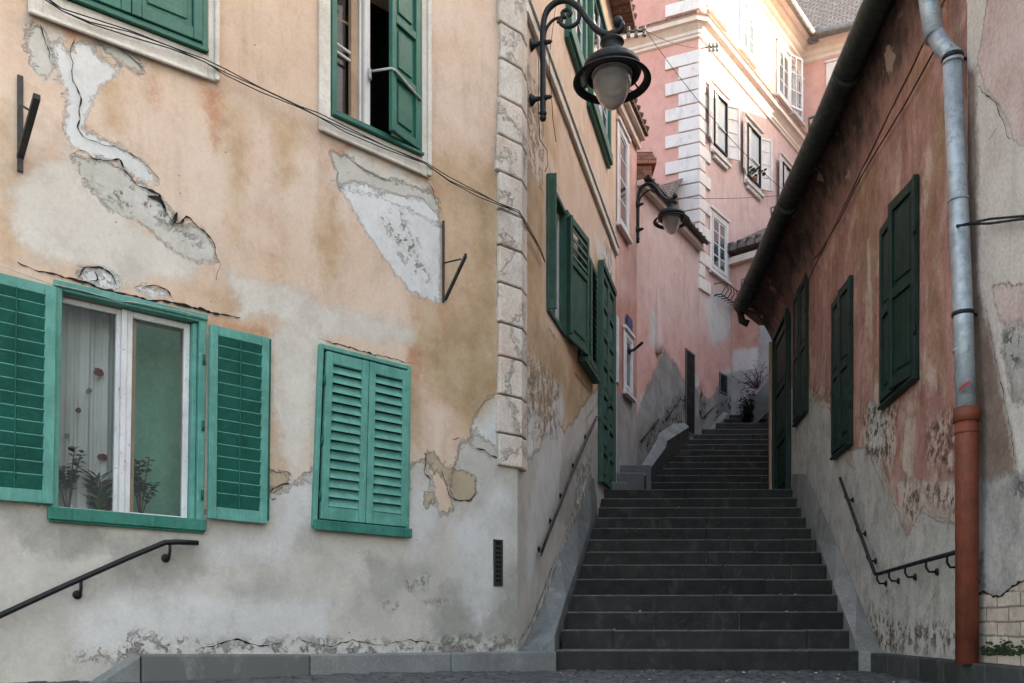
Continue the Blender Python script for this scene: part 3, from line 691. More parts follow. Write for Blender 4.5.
# --- upper window, half open
HU = 1.28
fu = lambda a, b, n: A.P(s2a+a, (zs2+(zs2b-zs2)*a/(s2b-s2a))+b, n); WU = s2b-s2a
mb = MB()
L0, R0 = A.hit(318.3)-s2a, A.hit(429)-s2a; bb = A.hit(318, 129.8)[1]-zs2
mb.bx(fu, L0, -.003, bb, HU+.1, -.004, .02); mb.bx(fu, WU+.003, R0, bb, HU+.1, -.004, .02); mb.bx(fu, -.003, WU+.003, bb, -.003, -.004, .02)
mb.bx(fu, R0-.035, R0, bb, HU+.1, .021, .04); mb.bx(fu, L0, WU+.003, bb-.012, bb+.012, .021, .035); mb.bx(fu, L0, R0, HU+.005, HU+.1, -.004, .021)
mb.tube([fu(L0, bb, .012), fu(R0, bb, .012)], .01, 6)
sr = mb.build('surround', M['moulding'], H1, bevel=.006)
mb = MB(); frame(mb, fu, WU, HU, .04, -.05, .03, wb=.05); mb.bx(fu, -.002, WU+.002, -.006, .016, .03, .055); wu = mb.build('window', M['green'], H1, bevel=.004); wu['label'] = 'upper window standing half open beside a green panelled shutter'
mb = MB(); mb.bx(fu, .20, .255, .05, HU-.03, -.10, -.06); mb.bx(fu, .045, .26, .78, .80, -.14, -.12)
mb.build('sash', M['wood'], wu, bevel=.003)
mb = MB(); mb.bx(fu, .285, .33, .05, HU-.03, -.06, -.02); mb.bx(fu, .262, .28, .05, HU-.03, -.09, -.05)
for z in (.50, .555): mb.tube([fu(.05, z+.02, -.07), fu(.27, z-.01, -.075)], .011, 6)
mb.build('casement_post', M['trimwhite'], wu, bevel=.003)
mb = MB(); mb.quad([fu(.04,.05,-.12), fu(.2,.05,-.12), fu(.2,HU-.04,-.12), fu(.04,HU-.04,-.12)]); mb.build('pane', M['glassdk'], wu)
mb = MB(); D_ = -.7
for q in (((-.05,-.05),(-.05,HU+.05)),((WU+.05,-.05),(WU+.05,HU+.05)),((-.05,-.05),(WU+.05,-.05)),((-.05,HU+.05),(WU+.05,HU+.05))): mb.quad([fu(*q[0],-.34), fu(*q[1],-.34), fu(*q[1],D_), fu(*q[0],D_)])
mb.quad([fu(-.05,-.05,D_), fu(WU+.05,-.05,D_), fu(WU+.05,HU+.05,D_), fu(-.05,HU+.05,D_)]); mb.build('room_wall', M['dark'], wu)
lf = A.leaf(s2b-.03, zs2b+.035, 16, -1)
lw = .31
mb = MB(); panelled(mb, lambda a,b,n: lf(a, b+a*.0, n), lw, HU-.06, 3, t=.035, st=.045); mb.build('shutter', M['green'], wu, bevel=.004)
mb = MB(); mb.tube([fu(.31,.44,.0), lf(lw+.005,.425,.03), lf(lw-.02,.42,.045), lf(.15,.39,.042), lf(.0,.36,.042)], .009, 6); mb.tube([fu(.31,.46,.0), fu(.31,.38,.01)], .012); mb.build('strap', M['strap'], wu)
# --- upper left window, closed panelled
s3b = A.hit(206); z3 = A.hit(204.9, 55)[1]; W3 = .90
z3l = A.hit(89.7, 10.2)[1]; s3l = A.hit(89.7)
k3 = (z3-z3l)/(s3b-s3l)
fv = lambda a, b, n: A.P(s3b-W3+a, z3+(a-W3)*k3+b, n)
bo = A.hit(217.7, 84.5)[1]-z3; ro = A.hit(217.7)-s3b
mb = MB(); mb.bx(fv, -ro, -.003, bo, HU, -.004, .02); mb.bx(fv, W3+.003, W3+ro, bo, HU, -.004, .02); mb.bx(fv, -.003, W3+.003, bo, -.003, -.004, .02); mb.bx(fv, W3+ro-.03, W3+ro, bo, HU, .021, .04); mb.bx(fv, -ro, W3+.003, bo-.01, bo+.014, .021, .035)
mb.bx(fv, -ro, W3+ro, HU+.002, HU+.1, -.004, .022); mb.build('surround', M['moulding'], H1, bevel=.006)
mb = MB(); frame(mb, fv, W3, HU, .035, -.0, .03, wb=.045); mb.bx(fv, 0, W3, -.005, .018, .03, .05); wv = mb.build('window', M['green'], H1, bevel=.004); wv['label'] = 'upper window closed by plain panelled green shutters'
mb = MB(); mb.bx(fv, .034, W3-.034, .04, HU-.034, .001, .012); mb.build('backing', M['green'], wv)
for a0 in (.036, .036+(W3-.072)/2+.002):
    mb = MB(); panelled(mb, sub(fv, a0, .047, .012), (W3-.076)/2, HU-.09, 2, t=.03); mb.build('shutter', M['green'], wv, bevel=.004)
# --- vent slot
mb = MB(); s_, z_ = A.hit(493.5, 586); s_2, z_2 = A.hit(502, 540); fvn = A.fr(s_, z_); W_, H_ = s_2-s_, z_2-z_
frame(mb, fvn, W_, H_, .012, -.01, .012)
for i in range(9): mb.bx(fvn, .012, W_-.012, .02+i*(H_-.04)/9, .02+i*(H_-.04)/9+.012, -.005, .004)
mb.bx(fvn, .01, W_-.01, .01, H_-.01, -.009, .001, 1)
mb.build('vent_grille', [M['rustiron'], M['dark']], H1)

# --- side wall (B): windows, shutters, door
b0, b1 = sBo
fb = B.fr(b0, 3.24); WB = b1-b0; HB = 1.26
mb = MB(); frame(mb, fb, WB, HB, .045, -.1, .02); wb_ = mb.build('window', M['oldgreen'], H1, bevel=.004); wb_['label'] = 'side window with folded back louvred shutters'
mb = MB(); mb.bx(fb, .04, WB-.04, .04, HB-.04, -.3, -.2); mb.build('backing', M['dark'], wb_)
mb = MB(); mb.bx(fb, .045, .10, .045, HB-.045, -.08, -.05); mb.bx(fb, WB*.5-.03, WB*.5+.03, .045, HB-.045, -.08, -.05); mb.bx(fb, WB-.10, WB-.045, .045, HB-.045, -.08, -.05); mb.build('sash', M['sash'], wb_)
mb = MB(); louver(mb, B.leaf(b0+.02, 3.26, 78, 1), .085, HB-.02, 14, True, t=.03, st=.02); mb.build('shutter', M['oldgreen'], wb_, bevel=.003)
mb = MB(); panelled(mb, B.leaf(b1-.02, 3.26, 50, -1), .10, HB*.93, 1, t=.035, st=.03); mb.build('shutter', M['oldgreen'], wb_, bevel=.003)
mb = MB(); lfb = B.leaf(b1-.03, 3.25, 7, 1); wl_ = .72
mb.bx(lfb, 0, .05, 0, HB, 0, .035); mb.bx(lfb, wl_-.05, wl_, 0, HB, 0, .035); mb.bx(lfb, .05, wl_-.05, 0, .07, .002, .033); mb.bx(lfb, .05, wl_-.05, HB-.07, HB, .002, .033); mb.bx(lfb, .05, wl_-.05, .78, .84, .002, .033)
mb.bx(lfb, .05, wl_-.05, .07, .78, .004, .014); mb.bx(lfb, .10, wl_-.10, .13, .72, .014, .024)
for i in range(4):
    z0_ = .86+i*.085
    mb.box8([lfb(.05,z0_,.028), lfb(wl_-.05,z0_,.028), lfb(wl_-.05,z0_+.06,.002), lfb(.05,z0_+.06,.002), lfb(.05,z0_+.004,.036), lfb(wl_-.05,z0_+.004,.036), lfb(wl_-.05,z0_+.066,.010), lfb(.05,z0_+.066,.010)])
mb.build('shutter', M['oldgreen'], wb_, bevel=.003)
# louvred window further along
c0, c1 = B.hit(578), B.hit(593)
fc = B.fr(c0, 3.24); WC = c1-c0
mb = MB(); frame(mb, fc, WC, HB+.03, .05, 0, .04); wc = mb.build('window', M['oldgreen'], H1, bevel=.004); wc['label'] = 'side window closed by weathered louvred shutters'
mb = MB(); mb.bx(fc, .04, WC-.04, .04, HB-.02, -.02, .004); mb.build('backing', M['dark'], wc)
for i in range(2):
    mb = MB(); louver(mb, sub(fc, .05+i*(WC-.1)/2, .05, .03), (WC-.1)/2-.004, HB-.08, 15, False, t=.04, st=.05); mb.build('shutter', M['oldgreen'], wc, bevel=.003)
mb = MB(); mb.bx(fc, -.02, WC+.02, -.04, -.001, 0, .09); mb.build('sill', M['oldgreen'], wc)
# door
d0, d1 = B.hit(599), B.hit(611)
fd = B.fr(d0, 2.1); WD = d1-d0; HD = 2.62
mb = MB(); mb.bx(fd, -.06, 0, 0, HD, 0, .06); mb.bx(fd, WD, WD+.06, 0, HD, 0, .06); mb.bx(fd, -.06, WD+.06, HD, HD+.08, 0, .07); dr = mb.build('door', M['oldgreen'], H1, bevel=.005)
for i in range(2):
    mb = MB(); panelled(mb, sub(fd, i*WD/2+.003, .02, .0), WD/2-.006, HD-.03, 7, t=.05, st=.06); mb.build('door_leaf', M['oldgreen'], dr, bevel=.005)
mb = MB(); mb.tube([fd(WD/2-.1,1.0,.05), fd(WD/2-.1,1.0,.10), fd(WD/2-.2,1.0,.11)], .012); mb.build('handle', M['iron'], dr)
# upper green framed windows of the side wall
for (ua, ub) in ((566,582), (588,607)):
    f_, W_, H_, fo = casement(H1, B, ua, ub, 0, 0, z=(6.42, 7.85), fr_w=.07, nx=2, ny=4, fmat='green', proud=.06, label='upper side window in a green frame')
    mb = MB(); mb.bx(f_, -.05, W_+.05, -.12, -.002, 0, .07); mb.bx(f_, -.05, W_+.05, -.16, -.122, 0, .04); mb.build('sill', M['green'], fo)
# white painted service box with narrow posts at the end of the side wall
mb = MB(); mb.bx(B.fr(d1+.1, 2.1), 0, .06, 0, 1.55, 0, .05); mb.build('door_post', M['trimwhite'], H1, bevel=.005)
mb = MB(); q = B.fr(d1+.12, 3.6); mb.bx(q, .0, .14, 0, .9, 0, .07); mb.build('meter_cupboard', M['whitesolid'], H1, bevel=.006)

# ================================================================== STAIRS
def ystep(k): return 7.0 + .336*(k-1)          # y of riser k (top of riser at .16 k)
def edgeL(y):  # left end of the treads
    return (557.5-CX)/F*7.0 + .202*(y-7.0)
def edgeR(y):
    return (856-CX)/F*7.0 + .196*(y-7.0)
def blk(o, n):
    a = o.data.attributes.new('blk', 'FLOAT', 'POINT'); v = []
    while len(v) < len(o.data.vertices): v += [random.random()]*n
    a.data.foreach_set('value', v[:len(o.data.vertices)]); return o
def step_blocks(mb, k, y0, y1, xl0, xl1, xr0, xr1, z0, z1, skew=.012):
    n = random.choice((2,3,3,4)); cuts = sorted([random.uniform(.12,.88) for _ in range(n-1)])
    cuts = [0]+cuts+[1]; 
    ok = [0]
    for c in cuts[1:]:
        if c-ok[-1] > .14: ok.append(c)
    ok[-1] = 1
    for a, b in zip(ok, ok[1:]):
        g_ = .0025; dz = random.uniform(-.003,.003); dy = random.uniform(-.004,.004)
        X = lambda l, r, t: l + (r-l)*t
        w0 = xr0-xl0
        d2 = random.uniform(-.006,.006); p = [(X(xl0,xr0,a)+g_, y0+dy), (X(xl0,xr0,b)-g_, y0+dy+d2), (X(xl1,xr1,b)-g_, y1), (X(xl1,xr1,a)+g_, y1)]
        p = [(x, y + skew*(x-xl0)*-1) for x, y in p]
        mb.box8([Vector((x,y,z0)) for x,y in p] + [Vector((x,y,z1+dz)) for x,y in p], 0)
mb = MB()
for k in range(1, 14):
    y0, y1 = ystep(k), ystep(k+1)+.06
    if k == 13: y1 = 12.2
    step_blocks(mb, k, y0, y1, edgeL(y0)-.02, edgeL(y1)-.02, edgeR(y0)+.03, edgeR(y1)+.03, .16*(k-1)-.02, .16*k)
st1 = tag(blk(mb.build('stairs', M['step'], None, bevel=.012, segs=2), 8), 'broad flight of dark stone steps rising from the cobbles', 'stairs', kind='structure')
mb = MB()
for k in range(1, 14):
    y0, y1 = ystep(k)+.020, ystep(k+1)+.03
    mb.box8([Vector(q) for q in ((edgeL(y0),y0,.16*(k-1)-.3),(edgeR(y0),y0-.03,.16*(k-1)-.3),(edgeR(y1),y1,.16*(k-1)-.3),(edgeL(y1),y1,.16*(k-1)-.3),(edgeL(y0),y0,.16*k-.006),(edgeR(y0),y0-.03,.16*k-.006),(edgeR(y1),y1,.16*k-.006),(edgeL(y1),y1,.16*k-.006))])
mb.build('joint_filling', M['joint'], st1)
# landing and second flight
mb = MB(); mb.box(.2, 5, 11.03, 12.2, 1.5, 2.074); tag(mb.build('landing', M['step']), 'stone landing between the two flights', 'landing', kind='structure')
mb = MB()
for k in range(1, 12):
    y0 = 12.1+.336*(k-1); y1 = y0+.40
    if k == 11: y1 = 16.2
    xl0 = 1.72+.385*(y0-12.1); xl1 = 1.72+.385*(y1-12.1)
    step_blocks(mb, k, y0, y1, xl0, xl1, 6.2, 6.2, 2.08+.16*(k-1)-.25, 2.08+.16*k, skew=.01)
for k in range(3):
    y0 = 15.62+.32*k; step_blocks(mb, k, y0, y0+1.2, 3.66+.2*k, 3.9+.2*k, 7, 7, 3.84+.15*k-.2, 3.84+.15*(k+1), skew=.01)
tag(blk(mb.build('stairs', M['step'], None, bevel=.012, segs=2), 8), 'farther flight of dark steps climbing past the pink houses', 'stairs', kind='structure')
# ramps (stringers): ruled strips following the stairs
def strip(name, inner, outer, depth, mat, label, side=0):
    mb = MB(); n = len(inner)
    for i in range(n-1):
        a, b, c, d = inner[i], inner[i+1], outer[i+1], outer[i]
        dn = Vector((0,0,-depth))
        mb.quad([a, b, c, d]); mb.quad([a+dn, b+dn, b, a], side); mb.quad([d, c, c+dn, d+dn]); mb.quad([d+dn, c+dn, b+dn, a+dn])
    a, d = inner[0], outer[0]; dn = Vector((0,0,-depth)); mb.quad([a, d, d+dn, a+dn])
    a, d = inner[-1], outer[-1]; mb.quad([a, a+dn, d+dn, d])
    return tag(mb.build(name, [mat, M['step']]), label, None, kind='structure')
def at(u, v, y): return Vector(((u-CX)/F*y, y, HC+(HY-v)/F*y))
inL = [at(538.5,651,6.93), at(554.5,636,7.0), at(566,598,8.0), at(578,563,8.75), at(590,524,9.8), at(601.5,480,11.05)]
outL = [B.pt(517,652), B.pt(524,645), B.pt(545,600), B.pt(560,556), B.pt(577,518), B.pt(592,478)]
strip('path_edge', inL, outL, .7, M['string'], 'pale grey stone ramp along the left edge of the stairs')
inR = [at(860.5,651.5,6.95), at(855,640,7.02), at(834,587,8.2), at(818,541,9.25), at(792,474,11.05)]
outR = [C.pt(884,653), C.pt(878,645), C.pt(857,594), C.pt(837,546), C.pt(806.5,474)]
strip('path_edge', inR, outR, .7, M['worn'], 'worn stone ramp along the right edge of the stairs')
in2 = [at(645,476,12.1), at(666,447,13.3), at(667,441,13.35), at(689,427,14.7)]
out2 = [at(640,468,12.25), at(658,438,13.35), at(659,433,13.4), at(681,419,14.85)]
strip('path_edge', in2, out2, .9, M['kerb'], 'sloping stone edge beside the farther stairs', side=1)
in3 = [at(713,430,15.6), at(729,413,16.1)]; out3 = [at(705,429,15.75), at(721,411,16.2)]
strip('path_edge', in3, out3, .6, M['kerb'], 'short stone edge at the topmost steps')
in4 = [at(776,388,15.2), at(750,414,15.9)]; out4 = [at(774,374,15.5), at(743,410,16.2)]
strip('path_edge', in4, out4, .28, M['string'], 'pale sloping parapet at the top right of the steps')
# blocks beside the second flight
mb = MB(); p = at(618,478,11.9); mb.box(1.25, 1.78, 11.75, 12.15, 1.9, 2.42); mb.box(1.36, 1.95, 12.16, 13.0, 2.0, 2.60); mb.box(1.28,1.5,11.3,11.7,2.0,2.22)
tag(mb.build('stone_plinth', M['plinth'], None, bevel=.012), 'stepped dark stone blocks at the foot of the farther stairs', 'plinth')

# ================================================================== KERBS, GROUND
def kerb(name, pts, hts, wid, side, mat, label, zb=-.15):
    mb = MB()
    for i in range(len(pts)-1):
        p, q = Vector(pts[i]), Vector(pts[i+1]); d = (q-p).normalized(); nn = Vector((-d.y, d.x))*side*wid
        L = (q-p).length; n = max(1, round(L/.75)); h0, h1_ = hts[i], hts[i+1]
        for j in range(n):
            a, b = p+d*(L*j/n+.003), p+d*(L*(j+1)/n-.003); za, zb_ = h0+(h1_-h0)*j/n, h0+(h1_-h0)*(j+1)/n
            mb.box8([Vector((*a,za-.5)), Vector((*b,zb_-.5)), Vector((*(b+nn),zb_-.5)), Vector((*(a+nn),za-.5)), Vector((*a,za)), Vector((*b,zb_)), Vector((*(b+nn),zb_)), Vector((*(a+nn),za))])
    return tag(blk(mb.build(name, mat, None, bevel=.012, segs=2), 8), label, None, kind='structure')
def k2(w, u, v, off):
    s, z = w.hit(u, v, off); p = w.P(s, 0, off); return (p.x, p.y), z
ka = [k2(A, 560, 651, .14)]
KA = [k2(A,545,651,.13), k2(A,440,652.3,.13), k2(A,300,654,.13), k2(A,133,654,.13)]
lowl = A.hit(40, 700, .13); 
p40 = A.P(A.hit(133,654,.13)[0]-.38, 0, .13); KA2 = KA + [((p40.x,p40.y), KA[-1][1]-.24), ((A.P(-6.2,0,.13).x, A.P(-6.2,0,.13).y), -1.25)]
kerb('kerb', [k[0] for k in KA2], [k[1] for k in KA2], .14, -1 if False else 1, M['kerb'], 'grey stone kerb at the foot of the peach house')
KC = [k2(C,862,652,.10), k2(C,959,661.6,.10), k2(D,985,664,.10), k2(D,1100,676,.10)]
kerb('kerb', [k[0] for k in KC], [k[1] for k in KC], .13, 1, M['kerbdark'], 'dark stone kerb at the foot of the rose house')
# cobbles
mb = MB(); y = 4.55
row = 0
while y < 7.0:
    x = -3.5 + (row % 2)*.05; d = random.uniform(.08,.105)
    while x < 3.6:
        wd = random.uniform(.085,.14)
        z = random.uniform(-.012, .0) + .006*math.sin(x*1.3) + min(.055, max(0, (.3-x)*.045))
        c = Vector((x+wd/2, y+d/2, 0)); e = .010
        X0, X1, Y0, Y1 = x+.004, x+wd-.004, y+.004, y+d-.004
        base = [(X0,Y0),(X1,Y0),(X1,Y1),(X0,Y1)]; i_ = [(X0+e,Y0+e),(X1-e,Y0+e),(X1-e,Y1-e),(X0+e,Y1-e)]
        b = len(mb.v); t1, t2 = random.uniform(-.004,.004), random.uniform(-.004,.004)
        mb.v += [(q[0],q[1],z-.03) for q in base] + [(q[0],q[1],z-.009) for q in base] + [(q[0],q[1],z+(t1 if n_ < 2 else t2)*.6) for n_, q in enumerate(i_)]
        for r_ in (0, 4):
            for j in range(4):
                k = (j+1) % 4; mb.f.append((b+r_+j, b+r_+k, b+r_+4+k, b+r_+4+j)); mb.m.append(0); mb.s.append(r_ == 4)
        mb.f.append((b+8,b+9,b+10,b+11)); mb.m.append(0); mb.s.append(True)
        x += wd
    y += d; row += 1
tag(blk(mb.build('pavement', M['cobble']), 12), 'dark cobbled landing in front of the stairs', 'pavement', kind='structure')
mb = MB()
for i in range(170):
    if i < 110: p = Vector((random.uniform(-2.2,3.0), random.uniform(5.2,6.98), .004))
    else: k = random.randint(1,12); y_ = ystep(k)+random.uniform(.03,.30); p = Vector((random.uniform(edgeL(y_)+.05, edgeR(y_)-.05), y_, .16*k+.004))
    a = random.uniform(0,6.28); L = random.uniform(.008,.028); d = Vector((math.cos(a), math.sin(a), random.uniform(0,.3)))*L; e = Vector((-math.sin(a), math.cos(a), random.uniform(-.2,.4)))*L*.5
    mb.quad([p, p+d*.5+e, p+d, p+d*.5-e], i % 2)
tag(mb.build('litter', [M['whitesolid'], M['wood']]), 'scattered dry leaves and paper crumbs on the cobbles and steps', 'litter', kind='stuff')
mb = MB(); mb.box(-3.6, 3.7, 4.5, 7.1, -.6, -.020); tag(mb.build('landing', M['ground']), 'bedding below the cobbles', None, kind='structure')
mb = MB()
for k in range(8): step_blocks(mb, k, 4.5-.33*(k+1), 4.5-.33*k+.05, -3.8, -3.8, 3.8, 3.8, -.16*(k+1)-.2, -.16*(k+1)+.14, skew=0)
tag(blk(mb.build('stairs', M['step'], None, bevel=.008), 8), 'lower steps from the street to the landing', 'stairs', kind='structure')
mb = MB(); g_ = 400; mb.quad([(-g_,-g_,-1.32),(g_,-g_,-1.32),(g_,g_,-1.32),(-g_,g_,-1.32)]); tag(mb.build('ground', M['ground']), None, None, kind='structure')

# ================================================================== HOUSE C : rose house on the right
HCo = empty('house', C.P(0,0), 'low rose plaster house with dark green shutters on the right of the stairs', 'house')
sC1 = C.hit(776)
layersC = {
 'wash': [[(855,180),(880,160),(878,260),(862,300),(858,250)], [(870,400),(885,260),(880,420)], [(925,180),(940,190),(938,260),(945,400),(928,350)], [(800,280),(808,270),(810,380),(800,380)],[(900,60),(935,60),(920,110)],[(930,100),(945,100),(945,200),(935,200)]],
 'pale': [[(862,430),(872,420),(876,360),(880,440),(884,560),(872,540)], [(866,240),(869,235),(872,340),(868,340)],[(886,400),(896,440),(890,480),(880,450)],[(905,420),(915,415),(912,480),(900,470)],[(895,480),(960,480),(960,530),(900,525)]],
 'white': [[(868,445),(878,452),(890,490),(904,525),(910,534),(906,536),(888,500),(872,462)], [(915,510),(925,503),(936,512),(958,518),(958,526),(935,520),(922,512)],[(812,395),(820,402),(830,404),(830,408),(818,407)],[(840,440),(850,452),(855,470),(846,462)]],
 'grey': [[(760,420),(800,380),(812,396),(826,402),(838,440),(850,450),(866,448),(876,462),(890,498),(907,536),(922,508),(936,518),(960,522),(966,720),(840,760),(740,520)], [(868,400),(884,410),(880,470),(868,450)]],
 'scar': [[(858,640),(868,600),(900,620),(958,620),(958,665),(862,660)],[(895,478),(958,480),(958,518),(925,505),(908,530)],[(830,550),(850,590),(870,650),(846,600)],[(800,384),(836,386),(836,404),(800,404)],[(860,400),(900,400),(890,470),(865,460)],[(925,420),(955,400),(955,480),(925,470)]],
}
sheet('wall', C, C.hit(974)-.0, sC1, -1.6, 4.75, M['rose'], HCo, layersC, [], fs=(C.hit(974), sC1), fz=(0,4.75), step=.045)
mb = MB(); mb.quad([C.P(sC1,-.6), C.P(sC1,4.9), C.P(sC1,4.9,-4), C.P(sC1,-.6,-4)]); mb.build('end_wall', M['rose'], HCo)
cracks(C, HCo, [([(868,446),(878,455),(890,492),(907,535)], .008), ([(918,640),(924,620),(932,600),(938,590)], .006),([(880,600),(888,590),(893,600)], .006), ([(835,555),(850,592),(864,640)], .012)])
# window shutters of C
def mull_leaf(parent, w, s, z0, ang, sign, W, H, mat='darkgreen', pan=2):
    mb = MB(); panelled(mb, w.leaf(s, z0, ang, sign), W-.02, H, pan, t=.032, st=.06); return mb.build('shutter', M[mat], parent, bevel=.004)
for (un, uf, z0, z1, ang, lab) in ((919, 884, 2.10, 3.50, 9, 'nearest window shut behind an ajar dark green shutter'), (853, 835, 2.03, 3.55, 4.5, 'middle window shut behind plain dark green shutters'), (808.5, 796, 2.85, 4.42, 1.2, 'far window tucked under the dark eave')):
    sn, sf = C.hit(un), C.hit(uf); Wn = sf-sn; f = C.fr(sn, z0)
    mb = MB(); frame(mb, f, Wn, z1-z0, .05, 0, .035); wo = mb.build('window', M['darkgreen'], HCo, bevel=.004); wo['label'] = lab
    mb = MB(); mb.bx(f, .045, Wn-.045, .045, z1-z0-.045, -.01, .006); mb.build('backing', M['darkgreen'], wo)
    mull_leaf(wo, C, sn+.01, z0+.01, ang, 1, Wn*.5, z1-z0-.02)
    mb = MB(); panelled(mb, sub(f, Wn*.5+.004, .02, .02), Wn*.5-.05, z1-z0-.04, 2, t=.03); mb.build('shutter', M['darkgreen'], wo, bevel=.004)
    mb = MB(); mb.bx(f, -.01, Wn+.01, -.03, -.002, 0, .05); mb.build('sill', M['darkgreen'], wo, bevel=.005)
    for hz in (.2, .7): mb = MB(); mb.tube([f(.0, hz*(z1-z0), .03), f(.0, hz*(z1-z0)+.07, .03)], .010, 8); mb.build('hinge', M['iron'], wo)
sd0, sd1 = C.hit(791), C.hit(777); f = C.fr(sd0, 2.09); Wd = sd1-sd0
mb = MB(); frame(mb, f, Wd, 2.35, .07, 0, .07); do = mb.build('door', M['darkgreen'], HCo, bevel=.005)
mb = MB(); panelled(mb, sub(f, .07, .02), Wd-.14, 2.25, 3, t=.04, st=.08); mb.build('door_leaf', M['darkgreen'], do, bevel=.005)
mb = MB(); mb.bx(C.fr(sC1-.05, 2.09), 0, .05, 0, 2.3, .0, .10); mb.build('corner_board', M['wood'], HCo)
# eave : cove, gutter, roof
gA = Vector((2.70-.02, 6.29-4.2*1.0, 4.86)); gB = Vector((3.25, 12.4, 4.86))
gdir = (Vector((3.25,12.4,0))-Vector((2.655,6.29,0))); gdir.normalize()
def gpt(y, dx=0, z=4.86): t = (y-6.29)/gdir.y; return Vector((2.655+gdir.x*t+dx, y, z))
def cpt(y, z): s = (y-C.p.y)/C.d.y; return C.P(s, z, .004)
rows = []; NS = 60
mbs = MB()
for i in range(NS+1):
    y = 3.0 + (12.5-3.0)*i/NS; a = cpt(y, 4.34); b = gpt(y, .06, 4.90); rr = []
    for j in range(9):
        t = j/8; p = a.lerp(b, t); p.z = a.z + (b.z-a.z)*(math.sin(t*math.pi/2)**.8); p.z += random.uniform(-.004,.004); rr.append(p)
    rows.append(rr)
mbs.grid(rows, uvs=None)
t = NT('soot_shade_cove'); cN = t.mix(t.ramp(t.noise(4, 6, .7), .38, .62), (.13,.062,.05), (.030,.019,.016)); mk = t.ramp(t.noise(2.9, 6, .62, off=4.3), .61, .625)
cN = t.mix(t.ramp(t.math('ADD', t.attr('soot_shade'), t.math('MULTIPLY', t.math('SUBTRACT', t.noise(3, 6, .7, off=8), .5), 1.0)), -.08, .32), (.36,.18,.14), cN); cN = t.mix(mk, cN, (.36,.25,.20)); cN = t.mix(t.ramp(t.noise(7, 6, .7, off=1), .58, .66), cN, (.20,.12,.09))  # shade painted in over the sooty cove, darker towards the gutter
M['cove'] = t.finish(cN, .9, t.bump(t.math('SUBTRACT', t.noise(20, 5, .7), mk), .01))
ec = mbs.build('eave_cove', M['cove'], HCo); at_ = ec.data.attributes.new('soot_shade', 'FLOAT', 'POINT'); at_.data.foreach_set('value', [(i % 9)/8 for i in range(len(ec.data.vertices))])
mb = MB()
pts = [gpt(3.0+(12.35-3.0)*i/30, 0, 4.88+.012*math.sin(i*.7)) for i in range(31)]
mb.tube(pts, .105, 16); 
for y in (7.1, 9.3, 11.4): p = gpt(y); mb.tube([p+gdir*-.02, p+gdir*.02], .114, 14)
mb.tube([gpt(12.3), gpt(12.4, 0, 4.84), gpt(12.42, .03, 4.70), gpt(12.42, .12, 4.66)], .05, 10)
gt = mb.build('gutter', M['gutter'], HCo)
for y in (4.5,6.1,7.9,9.6,11.6): mb = MB(); p = gpt(y); mb.tube([p+Vector((-.11,0,.0)), p+Vector((-.12,0,.10)), p+Vector((.05,0,.16))], .012, 6); mb.build('gutter_bracket', M['greypipe'], gt)
mb = MB(); r0 = [gpt(3.0, -.03, 5.02), gpt(12.5, -.03, 5.02)]; r1 = [gpt(3.0, 3.2, 7.3), gpt(12.6, 3.2, 7.3)]
mb.grid([r0, r1], smooth=False, uvs=lambda i,j: (j*9.6, i*3.9)); mb.quad([r0[0]-Vector((0,0,.10)), r0[1]-Vector((0,0,.10)), r0[1], r0[0]], uv=[(0,0),(9.6,0),(9.6,.1),(0,.1)])
lo0, lo1 = r0[0]-Vector((0,0,.10)), r0[1]-Vector((0,0,.10)); mb.quad([lo0, gpt(3,.3,4.9), gpt(12.6,.3,4.9), lo1], uv=[(0,0)]*4)
mb.quad([r0[1], r1[1], gpt(12.6,3.2,4.7), gpt(12.6,.3,4.7), lo1], uv=[(0,0)]*5)
n = int(9.6/.18)

mb.build('roof', M['tilered'], HCo)
# downpipe
mb = MB()
def cp(u, v, n=.10): return C.pt(u, v, n)
pp = [cp(926.5,-40), cp(929,0), cp(933.5,34), cp(936,40)]
mb.tube([C.pt(925,-60,.16), C.pt(929,0,.16), C.pt(934.5,38,.15)], .058, 16); mb.tube([C.pt(933,30,.15), C.pt(941,44,.125), C.pt(951,56,.10)], [.054,.052,.052], 16)
mb.tube([cp(952,53), cp(957,170), cp(963,310), cp(966.5,412)], .053, 16)
for (u, v) in ((953,62),(963.8,350),(958.5,200)): mb.tube([cp(u,v-1.5), cp(u,v+1.5)], .057, 16)
dpipe = mb.build('downpipe', M['zinc'], HCo)
mb = MB(); mb.tube([cp(966.5,408), cp(966.5,422)], .070, 16); mb.tube([cp(966.6,421), cp(966.8,440), cp(967,664)], .060, 16); mb.tube([cp(966.6,430), cp(966.6,434)], .065, 16); mb.build('lower_pipe', M['redpipe'], dpipe)
for (u, v) in ((952.5,58),(963,314)):
    mb = MB(); mb.tube([cp(u,v-2), cp(u,v+2)], .060, 16); mb.tube([cp(u,v), C.pt(u+16,v+1,.0)], .010, 6); mb.build('pipe_clamp', M['iron'], dpipe)
mb = MB(); a, b_ = cp(958.5,391,.17), cp(971,380,.17); up = Vector((0,0,.035))
mb.quad([C.pt(959,392,.155), C.pt(970.5,383,.155), C.pt(970.5,379.5,.155), C.pt(959,388,.155)]); mb.build('sticker', M['sticker'], dpipe)

